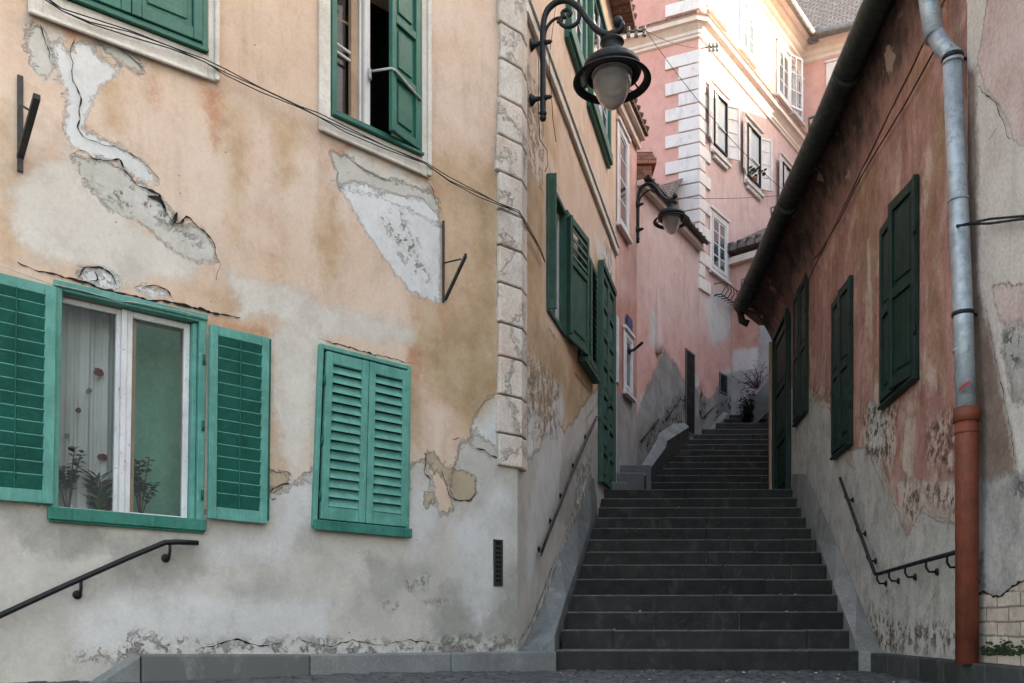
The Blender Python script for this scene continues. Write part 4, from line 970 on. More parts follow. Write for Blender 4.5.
# ================================================================== HOUSE D : cream house at the far right
HDo = empty('house', D.P(0,0), 'cream and mauve peeling house at the right edge beyond the downpipe', 'house')
layersD = {
 'mauve': [[(972,-30),(990,-20),(976,60),(985,90),(997,102),(1004,120),(1012,140),(1060,150),(1060,-60),(972,-60)], [(990,285),(1060,280),(1060,340),(1000,330)]],
 'wash': [[(960,60),(976,70),(978,290),(995,360),(1012,450),(1022,520),(1000,500),(975,480),(960,400)],[(1000,420),(1010,430),(1016,480),(1004,460)]],
 'grey': [[(975,480),(1060,470),(1060,600),(985,596),(970,580)], [(1000,320),(1060,330),(1060,420),(1010,400)]],
 'scar': [[(998,330),(1022,320),(1026,360),(1010,370),(1000,350)], [(970,545),(984,550),(986,640),(970,640)],[(1010,480),(1024,470),(1030,500),(1015,500)]],
}
sheet('wall', D, D.hit(1200), 0, -1.6, 7.5, M['cream'], HDo, layersD, [], fs=(D.hit(1060), 0), fz=(0,4.5), step=.05, names=('mauve','wash','grey','scar'))
mb = MB(); q = [(975,668),(976,600),(984,592),(1000,597),(1012,588),(1030,578),(1060,575),(1060,680)]
fd_ = [D.hit(*p) for p in q]
mb.quad([D.P(s, z, .006) for s, z in fd_], uv=[(s, z) for s, z in fd_]); mb.build('exposed_brick', M['brick'], HDo)
cracks(D, HDo, [([(975,600),(984,592),(1000,598),(1012,588),(1030,578)], .018), ([(978,85),(985,92),(997,102),(1002,118),(1012,140)], .008), ([(998,128),(990,140)], .006), ([(985,290),(995,350),(1010,420),(1020,480)], .010)], n=.008)
mb = MB()
for i in range(160):
    u = random.uniform(982,1026); v = 655-abs(random.gauss(0,6)); p = D.pt(u, v, .012); r = random.uniform(.006,.018)
    mb.lathe(p, [(0,-r*.5),(r,0),(0,r*.6)], 6)
tag(mb.build('moss', M['moss']), 'green moss growing along the foot of the exposed bricks', 'moss', kind='stuff')
mb = MB(); mb.box(D.P(0,0).x+.1, 7, 1.5, D.P(0,0).y, 7.5, 7.7); mb.build('roof', M['tilered'], HDo)
mb = MB(); q0, q1 = D.P(D.hit(1200),0), D.P(0,0); mb.quad([q0+Vector((0,0,-1.6)), q0+Vector((4,0,-1.6)), q0+Vector((4,0,7.5)), q0+Vector((0,0,7.5))]); mb.quad([q1+Vector((0,0,4)), q1+Vector((4,0,4)), q1+Vector((4,0,7.5)), q1+Vector((0,0,7.5))]); mb.build('end_wall', M['cream'], HDo)

# ================================================================== E : narrow salmon house behind the corner house
HE = empty('house', E.P(0,2), 'narrow salmon house with white windows behind the peach corner house', 'house')
lE = {'wash': [[(616,300),(640,300),(640,400),(616,400)]], 'white': [], 'grey': [[(610,392),(628,398),(640,392),(645,380),(645,500),(610,500)]], 'scar': []}
sheet('wall', E, -.3, sE_end, 1.5, 7.66, M['oldpink'], HE, lE, [], step=.08, names=('wash','white','grey','scar'))
mb = MB(); f = E.fr(-.3, 7.6)
mb.bx(f, 0, sE_end+.3, -.12, .0, 0, .06); mb.bx(f, 0, sE_end+.3, .0, .06, 0, .13); mb.build('cornice', M['corniceO'], HE, bevel=.01)
roof(E, -.3, sE_end+.02, 7.72, .17, 1.2, 3, M['tilered'], HE, thick=.05)
casement(HE, E, back='blindgrey', u0=617.5, u1=627, vt=0, vb=0, z=(5.95, 7.25), fr_w=.05, nx=1, ny=4, label='white window under the eave', surround=.05)
f_, W_, H_, fo = casement(HE, E, back='blindgrey', u0=624, u1=631, vt=0, vb=0, z=(3.72, 4.5), fr_w=.05, nx=1, ny=1, label='small bright window beside the door', surround=.05)

# ================================================================== F : pink house with low roof
HF = empty('house', Fw.P(0,3), 'old pink house with low tiled roof and chimney along the farther stairs', 'house')
lF = {'wash': [[(632,290),(650,330),(705,345),(705,450),(632,450)]],
 'white': [[(652,300),(662,335),(664,350),(650,345)], [(640,400),(655,380),(660,440),(640,460)], [(695,370),(702,380),(706,430),(695,430)]],
 'grey': [[(636,420),(650,380),(665,350),(680,370),(690,390),(700,430),(700,500),(630,500)], [(694,390),(735,385),(735,450),(694,450)]],
 'scar': [[(648,425),(662,415),(672,400),(683,388),(690,398),(692,440),(670,440),(650,460),(645,450)], [(654,348),(664,346),(663,356),(656,357)], [(718,400),(735,395),(735,430),(716,430)]]}
sheet('wall', Fw, 0, Fw.hit(699)+.05, 1.5, 7.0, M['agedpink'], HF, {k: v for k, v in lF.items()}, [], step=.07, names=('wash','white','grey','scar'))
mb = MB(); f = Fw.fr(0, 6.95); sr_ = sG0
mb.bx(f, 0, sr_, 0, .08, 0, .10); mb.build('cornice', M['corniceO'], HF)
roof(Fw, .02, sr_-.05, 7.10, .14, 1.3, 1.3, M['tilered'], HF, thick=.05, tr=.025)
mb = MB(); f = Fw.fr(0,0); mb.tube([Fw.P(.02,7.05,.16), Fw.P(sr_-.05,7.05,.16)], .035, 10); mb.build('gutter', M['iron'], HF)
# chimney
ch0 = at(636, 152, 14.6); mb = MB()
x0, x1 = (630-CX)/F*14.4, (653-CX)/F*14.4; zt = HC+(HY-165)/F*14.4
def cbox(m_, a0, a1, y0, y1, z0, z1):
    P_ = [(a0,y0),(a1,y0),(a1,y1),(a0,y1)]
    for i in range(4):
        p, q = P_[i], P_[(i+1)%4]; L = math.hypot(q[0]-p[0], q[1]-p[1]); m_.quad([(*p,z0),(*q,z0),(*q,z1),(*p,z1)], uv=[(0,z0),(L,z0),(L,z1),(0,z1)])
    m_.quad([(*p,z1) for p in P_], uv=[(0,0)]*4); m_.quad([(*p,z0) for p in P_[::-1]], uv=[(0,0)]*4)
cbox(mb, x0, x1-.02, 14.4, 14.95, 7.0, zt); cbox(mb, x0-.03, x1+.05, 14.35, 15.0, zt, zt+.10); cbox(mb, x0-.03, x1+.02, 14.38, 14.97, zt+.10, zt+.16); cbox(mb, x0, x1, 14.4, 14.95, zt+.16, zt+.22)
mb.build('chimney', M['brickred'], HF)
# gable bit of tiled roof behind lamp
mb = MB(); a_ = [at(655,187,15.0), at(683,178,15.3), at(668,204,15.0), at(655,204,14.9)]
back = [p+Vector((.1,.7,.25)) for p in a_]
mb.quad(a_, uv=[(0,1),(1.2,1.2),(.8,0),(0,0)]); mb.quad([a_[0],a_[1],back[1],back[0]], uv=[(0,0),(.6,0),(.6,.5),(0,.5)]); mb.quad([a_[1],a_[2],back[2],back[1]], uv=[(0,0)]*4); mb.build('dormer_roof', M['tile'], HF)
# doorway, small dark window
for (ua, ub, vt, vb, nm) in ((685.5,694.5,348,432,'doorway'), (719.5,727,372,392,'small_window')):
    w_ = Fw if nm == 'doorway' else G
    s0, z1 = w_.hit(ua, vt); s1 = w_.hit(ub); z0 = w_.hit(ua, vb)[1]; f = w_.fr(s0, z0); mb = MB()
    mb.bx(f, 0, s1-s0, 0, z1-z0, -.05, .006, 1); frame(mb, f, s1-s0, z1-z0, .03, .0, .012)
    mb.build(nm, [M['plinth'], M['dark']], HF)
mb = MB(); s0, z0 = Fw.hit(656,420); mb.lathe(Fw.P(Fw.hit(657.5), Fw.hit(657.5,352)[1], .0), [(.02,-.03),(.07,-.02),(.09,.15),(.06,.5),(.04,.9),(.005,1.1)], 12); mb.build('plaster_bulge', M['agedpink'], HF)

# ================================================================== G + H : tall pink house with quoins
HG = empty('house', G.P(0,3), 'tall pale pink townhouse with white quoins and long cornice above the stairs', 'house')
sheet('wall', G, 0, sH, 3.0, 13.2, M['agedpink'], HG, {'wash': [[(690,330),(740,340),(740,450),(690,450)]], 'white': [[(704,300),(712,292),(726,294),(735,315),(728,338),(712,345)], [(722,372),(734,366),(734,395),(722,395)]], 'grey': [[(690,395),(712,400),(722,378),(740,372),(740,450),(690,450)]], 'scar': [[(716,402),(735,392),(737,440),(712,436)],[(698,380),(706,385),(708,425),(698,425)]]}, [], fs=(0,1.6), fz=(3.4,6.8), step=.07, names=('wash','white','grey','scar'))
sheet('wall', GL, -5, 0, 5.0, 13.2, M['salmon'], HG, {}, [], step=.4, names=())
sheet('wall', Hw, 0, 3.4, 3.0, 13.2, M['salmon'], HG, {}, [], step=.4, names=())
def mould(parent, w, s0, s1, z, prof, mats, name='cornice', ti=None):
    mb = MB(); f = w.fr(0, z)
    rows = [[f(s, dz, dn) for (dn, dz) in prof] for s in (s0, s1)]
    for j in range(len(prof)-1):
        m_ = 1 if (ti and j in ti) else 0
        mb.quad([rows[0][j], rows[1][j], rows[1][j+1], rows[0][j+1]], m_, uv=[(s0,j*.2),(s1,j*.2),(s1,j*.2+.2),(s0,j*.2+.2)])
    return mb.build(name, mats, parent)
prof = [(0,-.0),(.03,.02),(.03,.06),(.05,.08),(.05,.13),(.09,.18),(.12,.21),(.17,.23),(.17,.31),(.20,.32),(.20,.36),(.0,.45)]
zc = 10.72
c_ti = (9,10)
mould(HG, G, -.0, sH, zc, prof, [M['corniceO'], M['tilered']], ti=c_ti)
mould(HG, GL, -5, .0, zc, prof, [M['corniceO'], M['tilered']], ti=c_ti)
# mitre piece at the corner
mb = MB()
for j in range(len(prof)-1):
    (n0,z0_),(n1,z1_) = prof[j], prof[j+1]
    mb.quad([G.P(0,zc+z0_,n0), G.P(0,zc+z1_,n1), GL.P(0,zc+z1_,n1), GL.P(0,zc+z0_,n0)], 1 if j in c_ti else 0, uv=[(0,0)]*4)
mb.build('cornice', [M['corniceO'], M['tilered']], HG)
prof2 = [(0,-.05),(.04,-.02),(.04,.05),(.09,.09),(.11,.16),(.18,.2),(.22,.24),(.30,.26),(.30,.33),(0,.4)]
mould(HG, G, -.0, sH, 12.85, prof2, [M['corniceO']]); mould(HG, Hw, 0, 3.4, 12.85, prof2, [M['corniceO']]); mould(HG, GL, -5, 0, 12.85, prof2, [M['corniceO']])
mb = MB(); mb.tube([G.P(0,13.15,.36), G.P(sH-.36,13.15,.36)], .07, 12); mb.tube([G.P(sH-.36,13.15,.36), Hw.P(.25,13.15,.38), Hw.P(3.4,13.15,.36)], .09, 12)
mb.tube([Hw.P(.3,13.15,.36), Hw.P(.1,13.35,.1)], .16, 8); mb.build('gutter', M['greypipe'], HG)
roof(Hw, -.5, 3.4, 13.27, .34, 4.2, 3.2, M['tile'], HG, tail=False); roof(G, 0, sH+1, 13.27, .34, 2.2, 3.2, M['tile'], HG, tail=False)
mb = MB(); mb.box(6.6, 9.5, 22.3, 23, 14, 18.4); mb.build('attic_wall', M['dark'], HG)
# quoins
z = 6.3; k = 0
while z < 12.6:
    h = .235
    if not (zc-.05 < z+h and z < zc+.5):
        wl_ = .60 if k % 2 else .36; wr_ = .20 if k % 2 else .42; mb = MB(); o_ = .03
        m0 = (G.n+GL.n).normalized()
        lo = [GL.P(-wl_,z,-.01), GL.P(-wl_,z,o_), Vector((G.p.x+m0.x*o_*1.1, G.p.y+m0.y*o_*1.1, z)), G.P(wr_,z,o_), G.P(wr_,z,-.01), GL.P(-.02,z,-.05)]
        hi = [p+Vector((0,0,h-.02)) for p in lo]; b = len(mb.v); mb.v += [tuple(p) for p in lo+hi]
        for i in range(6): mb.f.append((b+i, b+(i+1)%6, b+6+(i+1)%6, b+6+i)); mb.m.append(0); mb.s.append(False)
        mb.f.append(tuple(b+i for i in range(6))[::-1]); mb.f.append(tuple(b+6+i for i in range(6))); mb.m += [0,0]; mb.s += [False]*2
        mb.build('quoin', M['trimwhite'], HG, bevel=.006)
    z += h; k += 1
def open_win(u0, u1, vt, vb, lab, ang=(165,150), leafw=.3, z=None, blind=True):
    s0, s1 = G.hit(u0), G.hit(u1); z1 = G.hit(u0, vt)[1] if z is None else z[1]; z0 = G.hit(u0, vb)[1] if z is None else z[0]
    f = G.fr(s0, z0); W, H = s1-s0, z1-z0
    mb = MB(); frame(mb, f, W, H, .035, .001, .05); wo = mb.build('window', M['iron'], HG, bevel=.003); wo['label'] = lab
    mb = MB(); mb.bx(f, .03, W-.03, .03, H-.03, .0, .010); mb.bx(f, .03, W*.30, .03, H-.03, .011, .03, 1); mb.bx(f, W*.30, W-.03, H*.42, H*.45, .012, .03, 1)
    mb.build('blind', [M['blindgrey'], M['sash']], wo)
    q = .11; h = sub(f, -q, -q); mb = MB(); frame(mb, h, W+2*q, H+2*q, q-.002, 0, .022); mb.bx(h, 0, W+2*q, -.06, -.002, 0, .08); mb.bx(h, .1, W+2*q-.1, -.13, -.062, 0, .05); mb.bx(h, -.02, W+2*q+.02, H+2*q, H+2*q+.04, 0, .06); mb.build('surround', M['trimwhite'], wo, bevel=.005)
    for (hs, sg, an) in ((s0-.02, -1, ang[0]), (s1+.02, 1, ang[1])):
        lf_ = G.leaf(hs, z0, 180-an, sg); mb = MB(); frame(mb, lf_, leafw, H, .04, 0, .03); bars(mb, lf_, leafw, H, 1, 4, .025, .005, .025); mb.bx(lf_, .03, leafw-.03, .03, H-.03, .010, .016); mb.build('shutter', M['trimwhite'], wo)
    return f, W, H, z0, s0
fw1 = open_win(712.5, 725.5, 90, 145, 'middle storey window nearest the quoins with folded back white shutters')
fw2 = open_win(746, 759, 123, 176, 'middle storey window with red flowers on its sill')
open_win(781.5, 793, 162, 212, 'middle storey window half hidden by the eave')
casement(HG, G, back='blindgrey', u0=711, u1=726, vt=0, vb=0, z=(G.hit(712,268)[1], G.hit(712,214)[1]), fr_w=.05, nx=2, ny=4, surround=.07, label='low window above the iron flower basket')
zu = (G.hit(778,93)[1], G.hit(777,43.5)[1])
for (ua, ub) in ((710,724), (741,754), (777.5,788.5)):
    casement(HG, G, back='blindgrey', u0=ua, u1=ub, vt=0, vb=0, z=zu, fr_w=.05, nx=2, ny=3, surround=.06, label='top storey window with white sashes')
lf_ = G.leaf(G.hit(788.8), zu[0], 20, 1); mb = MB(); frame(mb, lf_, .42, 1.15, .05, 0, .03); bars(mb, lf_, .42, 1.15, 2, 3, .03, .005, .025); mb.build('open_casement', M['sash'], HG)
casement(HG, G, back='blindgrey', u0=792.5, u1=802, vt=0, vb=0, z=(zu[0], zu[1]-.1), fr_w=.05, nx=2, ny=3, label='top storey window in the inner corner', surround=.03)
casement(HG, Hw, 832, 846, 68, 112, fr_w=.06, nx=2, ny=3, surround=.12, label='window of the wing beside the gutter')

# ================================================================== I : low salmon building closing the lane
HI = empty('house', I.P(0,3), 'low salmon building with tiled eave closing the end of the stairs', 'house')
lI = {'wash': [[(733,300),(770,300),(770,350),(733,350)]], 'white': [[(733,350),(770,345),(770,372),(733,380)]], 'grey': [[(725,375),(790,365),(790,450),(725,450)], [(758,300),(775,300),(775,400),(758,400)]], 'scar': [[(735,392),(758,384),(760,440),(735,440)]]}
sheet('wall', I, 0, 3.2, 3.0, 7.3, M['oldpink'], HI, lI, [], step=.06, names=('wash','white','grey','scar'))
roof(I, 0, 3.2, 7.42, .22, .9, 1.4, M['tile'], HI)
mb = MB(); mb.bx(I.fr(0,7.12), 0, 3.2, 0, .12, 0, .12); mb.build('cornice', M['corniceO'], HI)

# ================================================================== unseen house added outside the frame to shade the lane
HShade = empty('house', (13,5,-1.3), 'unseen tall cream house added behind the rose house to shade the lane', 'house')
mb = MB(); mb.box(9.0, 17, -9, 18.3, -1.3, 12.3); mb.build('wall', M['moulding'], HShade)
mb = MB(); mb.box(8.8, 17.3, -9.3, 18.4, 12.3, 12.55); mb.build('roof', M['tilered'], HShade)
for yy in (-6,-3,0,3,6,9,12):
    for zz_ in (8.0, 10.3):
        mb = MB(); wN = Wall(9.0, yy, 0, False, d=(0,1)); frame(mb, wN.fr(0, zz_), .9, 1.4, .07, 0, .05); wo = mb.build('window', M['sash'], HShade)
        mb = MB(); mb.bx(wN.fr(0, zz_), .05, .85, .05, 1.35, 0, .02); mb.build('pane', M['dark'], wo)

# ================================================================== LAMPS
def lamp(w, s, arm, stem_top, stem_bot, mounts, head, sc, label, wallx):
    root = empty('wall_lamp', w.P(s, mounts[0][2] if False else w.out(s, *stem_bot).z), label, 'street lamp', 'wall lamps along the stairs')
    k_ = sc
    mb = MB(); P_ = [w.out(s, u, v) for (u, v) in arm]
    sm = []
    for i in range(len(P_)-1):
        p0, p1, p2, p3 = P_[max(i-1,0)], P_[i], P_[i+1], P_[min(i+2,len(P_)-1)]
        for t in np.linspace(0,1,6,endpoint=False):
            sm.append(.5*((2*p1)+(p2-p0)*t+(2*p0-5*p1+4*p2-p3)*t*t+(3*p1-p0-3*p2+p3)*t**3))
    sm.append(P_[-1]); mb.tube(sm, .026*k_, 10)
    e = w.out(s, *stem_bot); mb.lathe(e, [(0,-.04*k_),(.022*k_,-.03*k_),(.03*k_,-.01*k_),(.02*k_,.015*k_),(.034*k_,.03*k_),(.026*k_,.05*k_)], 12)
    c = sm[-1]; mb.lathe(c, [(0,-.05*k_),(.035*k_,-.03*k_),(.045*k_,0),(.03*k_,.035*k_),(0,.05*k_)], 12)
    armo = mb.build('arm', M['iron'], root)
    return root, armo, sm
def scroll(mb, w, s, pts, r):
    P_ = [w.out(s,u,v) for u,v in pts]; sm = []
    for i in range(len(P_)-1):
        p0, p1, p2, p3 = P_[max(i-1,0)], P_[i], P_[i+1], P_[min(i+2,len(P_)-1)]
        for t in np.linspace(0,1,5,endpoint=False):
            sm.append(.5*((2*p1)+(p2-p0)*t+(2*p0-5*p1+4*p2-p3)*t*t+(3*p1-p0-3*p2+p3)*t**3))
    sm.append(P_[-1]); mb.tube(sm, r, 8)
def head_parts(root, top, k):
    """top = hanging point, k = metres per unit (head is 1 wide at the ring)"""
    X = top
    mb = MB()
    mb.tube([X+Vector((0,0,.05*k)), X-Vector((0,0,.12*k))], .045*k, 12)
    mb.lathe(X, [(0,-.06*k),(.15*k,-.07*k),(.155*k,-.09*k),(.13*k,-.105*k),(.13*k,-.25*k),(.16*k,-.27*k),(.23*k,-.30*k),(.325*k,-.345*k),(.36*k,-.38*k),(.375*k,-.43*k),(.375*k,-.47*k),(.36*k,-.475*k),(.36*k,-.51*k),(.32*k,-.54*k),(.29*k,-.52*k),(.28*k,-.42*k),(0,-.36*k)], 36)
    mb.build('lamp_hood', M['iron'], root)
    mb = MB(); mb.lathe(X, [(.405*k,-.54*k),(.49*k,-.575*k),(.50*k,-.59*k),(.485*k,-.60*k),(.405*k,-.565*k),(.405*k,-.54*k)], 40)
    for a in range(3):
        t = a*2.094+.5; d = Vector((math.cos(t), math.sin(t), 0)); mb.tube([X+d*.33*k-Vector((0,0,.47*k)), X+d*.42*k-Vector((0,0,.55*k))], .012*k, 6)
    mb.build('reflector_ring', M['iron'], root)
    mb = MB(); pr = [(.25*k,-.50*k),(.25*k,-.57*k),(.235*k,-.66*k),(.20*k,-.75*k),(.16*k,-.83*k),(.10*k,-.895*k),(.045*k,-.93*k),(0,-.94*k)]
    mb.lathe(X, pr, 36); mb.build('globe', M['globe'], root)
    mb = MB(); mb.lathe(X, [(0,-.50*k),(.26*k,-.505*k)], 24); mb.tube([X-Vector((0,0,.50*k)), X-Vector((0,0,.6*k))], .05*k, 10); mb.lathe(X-Vector((0,0,.64*k)), [(0,-.06*k),(.05*k,-.03*k),(.05*k,.03*k),(0,.06*k)], 12, 0); mb.build('bulb_holder', M['whitesolid'], root)
def mounts(root, w, s, ms, k):
    for (u, v) in ms:
        b = w.out(s, u, v); t = (Vector((b.x,b.y))-w.P(s,0).to_2d()).dot(w.n); base = w.P(s, b.z, 0); nn = Vector((w.n.x, w.n.y, 0))
        mb = MB(); mb.lathe(base, [(0,0),(.06*k,.0),(.055*k,.012*k),(.025*k,.05*k),(.02*k,.09*k),(.028*k,t-.02*k),(.022*k,t),(.034*k,t+.02*k),(.018*k,t+.05*k),(.022*k,t+.07*k),(0,t+.10*k)], 12, ax=nn)
        mb.build('mount', M['iron'], root)
sL = B.hit(531)
L1, arm1, sm1 = lamp(B, sL, [(543,116),(543,98),(543,60),(543,30),(546.5,12),(557,2),(568,1),(579,8),(588,20),(597,30),(608,34.5),(619,31),(622,25),(618,22)], None, (543,117), [(530,43,0)], None, 1.0, 'large black iron street lamp on a scrolled arm, nearest on the peach house', 0)
mb = MB(); scroll(mb, B, sL, [(543.5,45),(546,30),(552,21),(559,18),(562,21),(557,22)], .013); scroll(mb, B, sL, [(565,15),(561,18),(561,24),(568,27),(577,23),(581,12)], .017); scroll(mb, B, sL, [(565,18),(562,13),(567,10),(571,13),(568,17)], .016); mb.build('scroll', M['iron'], L1)
mounts(L1, B, sL, [(543,43),(543,98)], .85)
hp = B.out(sL, 612, 36); head_parts(L1, hp, 78/F*hp.y)
sF = Fw.hit(633.5) if False else .02
L2, arm2, sm2 = lamp(Fw, .0, [(638,240),(638,225),(638.2,205),(639,193),(643,186),(651,184),(657,189),(662,196),(668,200),(673,199),(675,196)], None, (638,241), None, None, .9, 'smaller black street lamp on a scrolled arm farther along, on the pink house', 0)
mb = MB(); scroll(mb, Fw, .0, [(638.5,205),(641,197),(646,192),(650,190),(654,192),(655,188)], .013); mb.build('scroll', M['iron'], L2)
mounts(L2, Fw, .0, [(638,205),(638,230)], 1.0)
hp = Fw.out(.0, 671.5, 200); head_parts(L2, hp, 36.5/F*hp.y)

# ================================================================== wall brackets, wires, rails
def wall_bracket(label, bar, diag, strut, wd):
    (u0,v0),(u1,v1) = bar; s = A.hit(u0); z1 = A.hit(u0,v0)[1]; z0 = A.hit(u1,v1)[1]
    root = empty('iron_bracket', A.P(s, z0), label, 'bracket', 'old iron brackets on the peach wall')
    mb = MB(); f = A.fr(s-wd/2, z0); mb.bx(f, 0, wd, 0, z1-z0, 0, .012); mb.build('wall_bar', M['rustiron'], root, bevel=.002)
    a = A.out(s, *diag[0]); b = A.out(s, *diag[1]); d = (b-a); dv = Vector((A.d.x, A.d.y, 0))*wd*.6; th = Vector((0,0,.014)); mb = MB()
    mb.box8([a-dv, a+dv, a+dv+th*2, a-dv+th*2, b-dv, b+dv, b+dv+th*2, b-dv+th*2]); mb.build('arm', M['rustiron'], root, bevel=.002)
    mb = MB(); a = A.out(s, *strut[0]); b = A.out(s, *strut[1]); mb.tube([a,b], .006, 6); mb.build('strut', M['rustiron'], root)
wall_bracket('rusty iron bracket high at the left edge of the peach wall', ((20,76),(19,172)), ((20,160),(37,99)), ((21,105),(29,110)), .028)
wall_bracket('rusty iron bracket right of the large white plaster patch', ((443,221),(444.5,303)), ((445.5,301),(466,257)), ((444,263),(461,259)), .018)
def wire(label, pts, r=.004, name='cable', strands=1, mat='iron', grp=None):
    mb = MB()
    for k in range(strands):
        q = [Vector(p)+Vector((0,0,(k-(strands-1)/2)*.012 + (.008*math.sin(i*1.7+k*2) if strands > 1 else 0))) for i, p in enumerate(pts)]
        mb.tube(q, r, 5)
    return tag(mb.build(name, M[mat]), label, 'cable', grp)
pa = [(40,-6),(62,10),(90,21),(130,33),(170,47),(205,61),(225,72),(260,89),(300,107),(318,115),(345,129),(385,147),(425,163),(450,180),(478,194),(497,203)]
wire('bundle of thin black cables sagging across the peach wall', [A.pt(u,v,.05) for u,v in pa]+[B.pt(519,212,.06), B.pt(530,231,.04), B.pt(541,251,.03), B.pt(545,262,.02)], .0035, strands=3)
wire('thin pale cable over the head of the big window', [A.pt(u,v,.035) for u,v in ((-10,262),(20,273),(48,283),(80,290),(120,301),(140,303),(185,312),(204,318))], .0025, mat='strap')
wire('black cable along the rose wall under the eave', [C.pt(u,v,.02) for u,v in ((807,266),(820,252),(840,219),(862,175),(880,145),(905,104),(934,51),(945,30))], .006)
wire('cable crossing the downpipe towards the right edge', [C.pt(950,228,.05), C.pt(962,225.5,.175), C.pt(973,222.5,.09), D.pt(990,221,.05), D.pt(1030,217.5,.05), D.pt(1100,213,.05)], .007, strands=2)
wire('thin wire hanging down beside the large lamp', [B.pt(u,v,.02) for u,v in ((538,38),(539,80),(538,100),(540,140),(547,150),(548,165),(545,172))], .003)
wire('thin wire down the ledge of the side wall', [B.pt(u,v,.05) for u,v in ((556,4),(552,35),(549,60),(551,88),(553,120),(556,142))], .003)
def rail(label, w, pts, off, brk, r=.014, cat='handrail', drop=.07, grp='iron handrails', double=False):
    P_ = [w.pt(u, v, off) for u, v in pts]
    s0 = w.hit(*pts[0], off); root = empty('handrail', w.P(s0[0], P_[0].z), label, 'handrail', grp)
    mb = MB(); mb.tube(P_, r, 8)
    if double: mb.tube([p+Vector((0,0,-.035)) for p in P_], r*.7, 8)
    mb.build('rail', M['iron'], root)
    for (u, v) in brk:
        p = w.pt(u, v, off); s, z = w.hit(u, v, off); mb = MB()
        mb.tube([p, p+Vector((0,0,-drop*.6)), w.P(s, z-drop, off*.75), w.P(s, z-drop, .0)], r*.55, 6)
        mb.lathe(w.P(s, z-drop, .0), [(0,.012),(.022,.010),(.026,.0)], 12, ax=(w.n.x, w.n.y, 0)); mb.build('bracket', M['iron'], root)
    return root
rail('black handrail rising along the lower left of the peach wall', A, [(-60,645),(0,615.5),(60,588),(130,557),(165,542.5),(178,542),(198,543)], .07, [(81,579),(170,543),(-20,625)], .016, drop=.085)
rail('slim double handrail climbing the side wall of the peach house', B, [(541,552),(549,531),(558,509),(573,470),(586,440),(596,417),(600,416)], .06, [(545,542),(556,514),(566,489),(578,459),(590,431)], .009, drop=.06, double=True)
rail('black handrail bent at the foot of the rose wall', C, [(840,478),(857,525),(875,574),(880,573.5),(920,562),(957,552)], .07, [(845,492),(857,525),(867,552),(877,574),(889,571),(905,566.5),(926,560.5),(947,555)], .015, drop=.075)
rail('thin handrail at the low white wall of the pink house', Fw, [(642,440),(650,430),(659,419)], .06, [(645,436),(656,423)], .010)
rail('thin handrail by the dark doorway of the pink house', Fw, [(667.6,417.5),(674,408),(680,399.4),(691,402)], .06, [(670,414),(678,402)], .010)
rail('thin handrail right of the dark doorway', Fw, [(702,419),(715,406),(727.5,393),(731,395)], .06, [(706,415),(722,399)], .010)
# insulators
def insul(label, w, s, base_uv, tip_uv, scale, n=3):
    a = w.P(s, w.out(s,*base_uv).z, 0); b = w.out(s, *tip_uv); root = empty('insulator_bracket', a, label, 'insulator bracket', 'brackets carrying overhead wires')
    mb = MB(); mb.tube([a,b], .018*scale, 6); mb.build('bar', M['rustiron'], root)
    for i in range(n):
        p = a.lerp(b, .5+.45*i/(n-1))
        for sg in (1,-1):
            mb = MB(); mb.lathe(p+Vector((0,0,sg*.05*scale)), [(0,-.045*scale),(.035*scale,-.04*scale),(.04*scale,-.01*scale),(.022*scale,0),(.034*scale,.015*scale),(.03*scale,.04*scale),(0,.045*scale)], 10); mb.build('insulator', M['porcelain'], root)
    return b
i1 = insul('insulator bracket sticking out beside the large lamp', B, B.hit(611), (608,34), (646,31), .75, 3)
i2 = insul('insulator bracket on the sunlit townhouse wall', G, G.hit(701), (697,50), (718,47), .8, 3)
def sag(a, b, d, n=14): return [Vector(a).lerp(Vector(b), i/n) - Vector((0,0,d*4*(i/n)*(1-i/n))) for i in range(n+1)]
wire('thin overhead wire from the insulators down to the rose eave', sag(i1, at(790,196,12.5), .15), .004)
wire('overhead wire crossing the lane above the farther lamp', sag(Fw.P(.0,6.65,.5), at(800,193,15), .05), .004)
wire('overhead wire between the insulators and the townhouse', sag(i1, i2, .1), .004)
# pane props
mb = MB(); s, z = E.hit(625.5,327); mb.bx(E.fr(s, z), 0, .30, 0, .18, .01, .03); tag(mb.build('street_sign', M['blue']), 'small blue enamel plate on the salmon wall', 'sign')
mb = MB(); mb.tube([E.pt(629,351,.0), E.pt(634,350,.15), E.pt(642,343,.4)], .02, 8); mb.lathe(E.pt(629,351,.0), [(.06,0),(.05,.02),(0,.03)], 10, ax=(E.n.x,E.n.y,0)); tag(mb.build('flag_holder', M['iron']), 'slanting metal pole holder beside the bright small window', 'pole')
# flower basket
root = empty('flower_basket', G.P(G.hit(716), G.hit(716,292)[1]), 'curly iron flower basket under the low townhouse window', 'flower basket')
s0, z0 = G.hit(714,296); z1 = G.hit(714,281)[1]; mb = MB()
for i in range(7):
    a = s0+.0+i*.13; mb.tube([G.P(a,z0+.02,.02), G.P(a,z0-.0,.14), G.P(a,(z0+z1)/2-.04,.22), G.P(a,z1-.05,.20)], .010, 5)
for zz_, nn in ((z0,.14),(z1-.06,.2)): mb.tube([G.P(s0,zz_,0), G.P(s0,zz_,nn), G.P(s0+.78,zz_,nn), G.P(s0+.78,zz_,0)], .010, 5)
mb.build('basket', M['rustiron'], root)
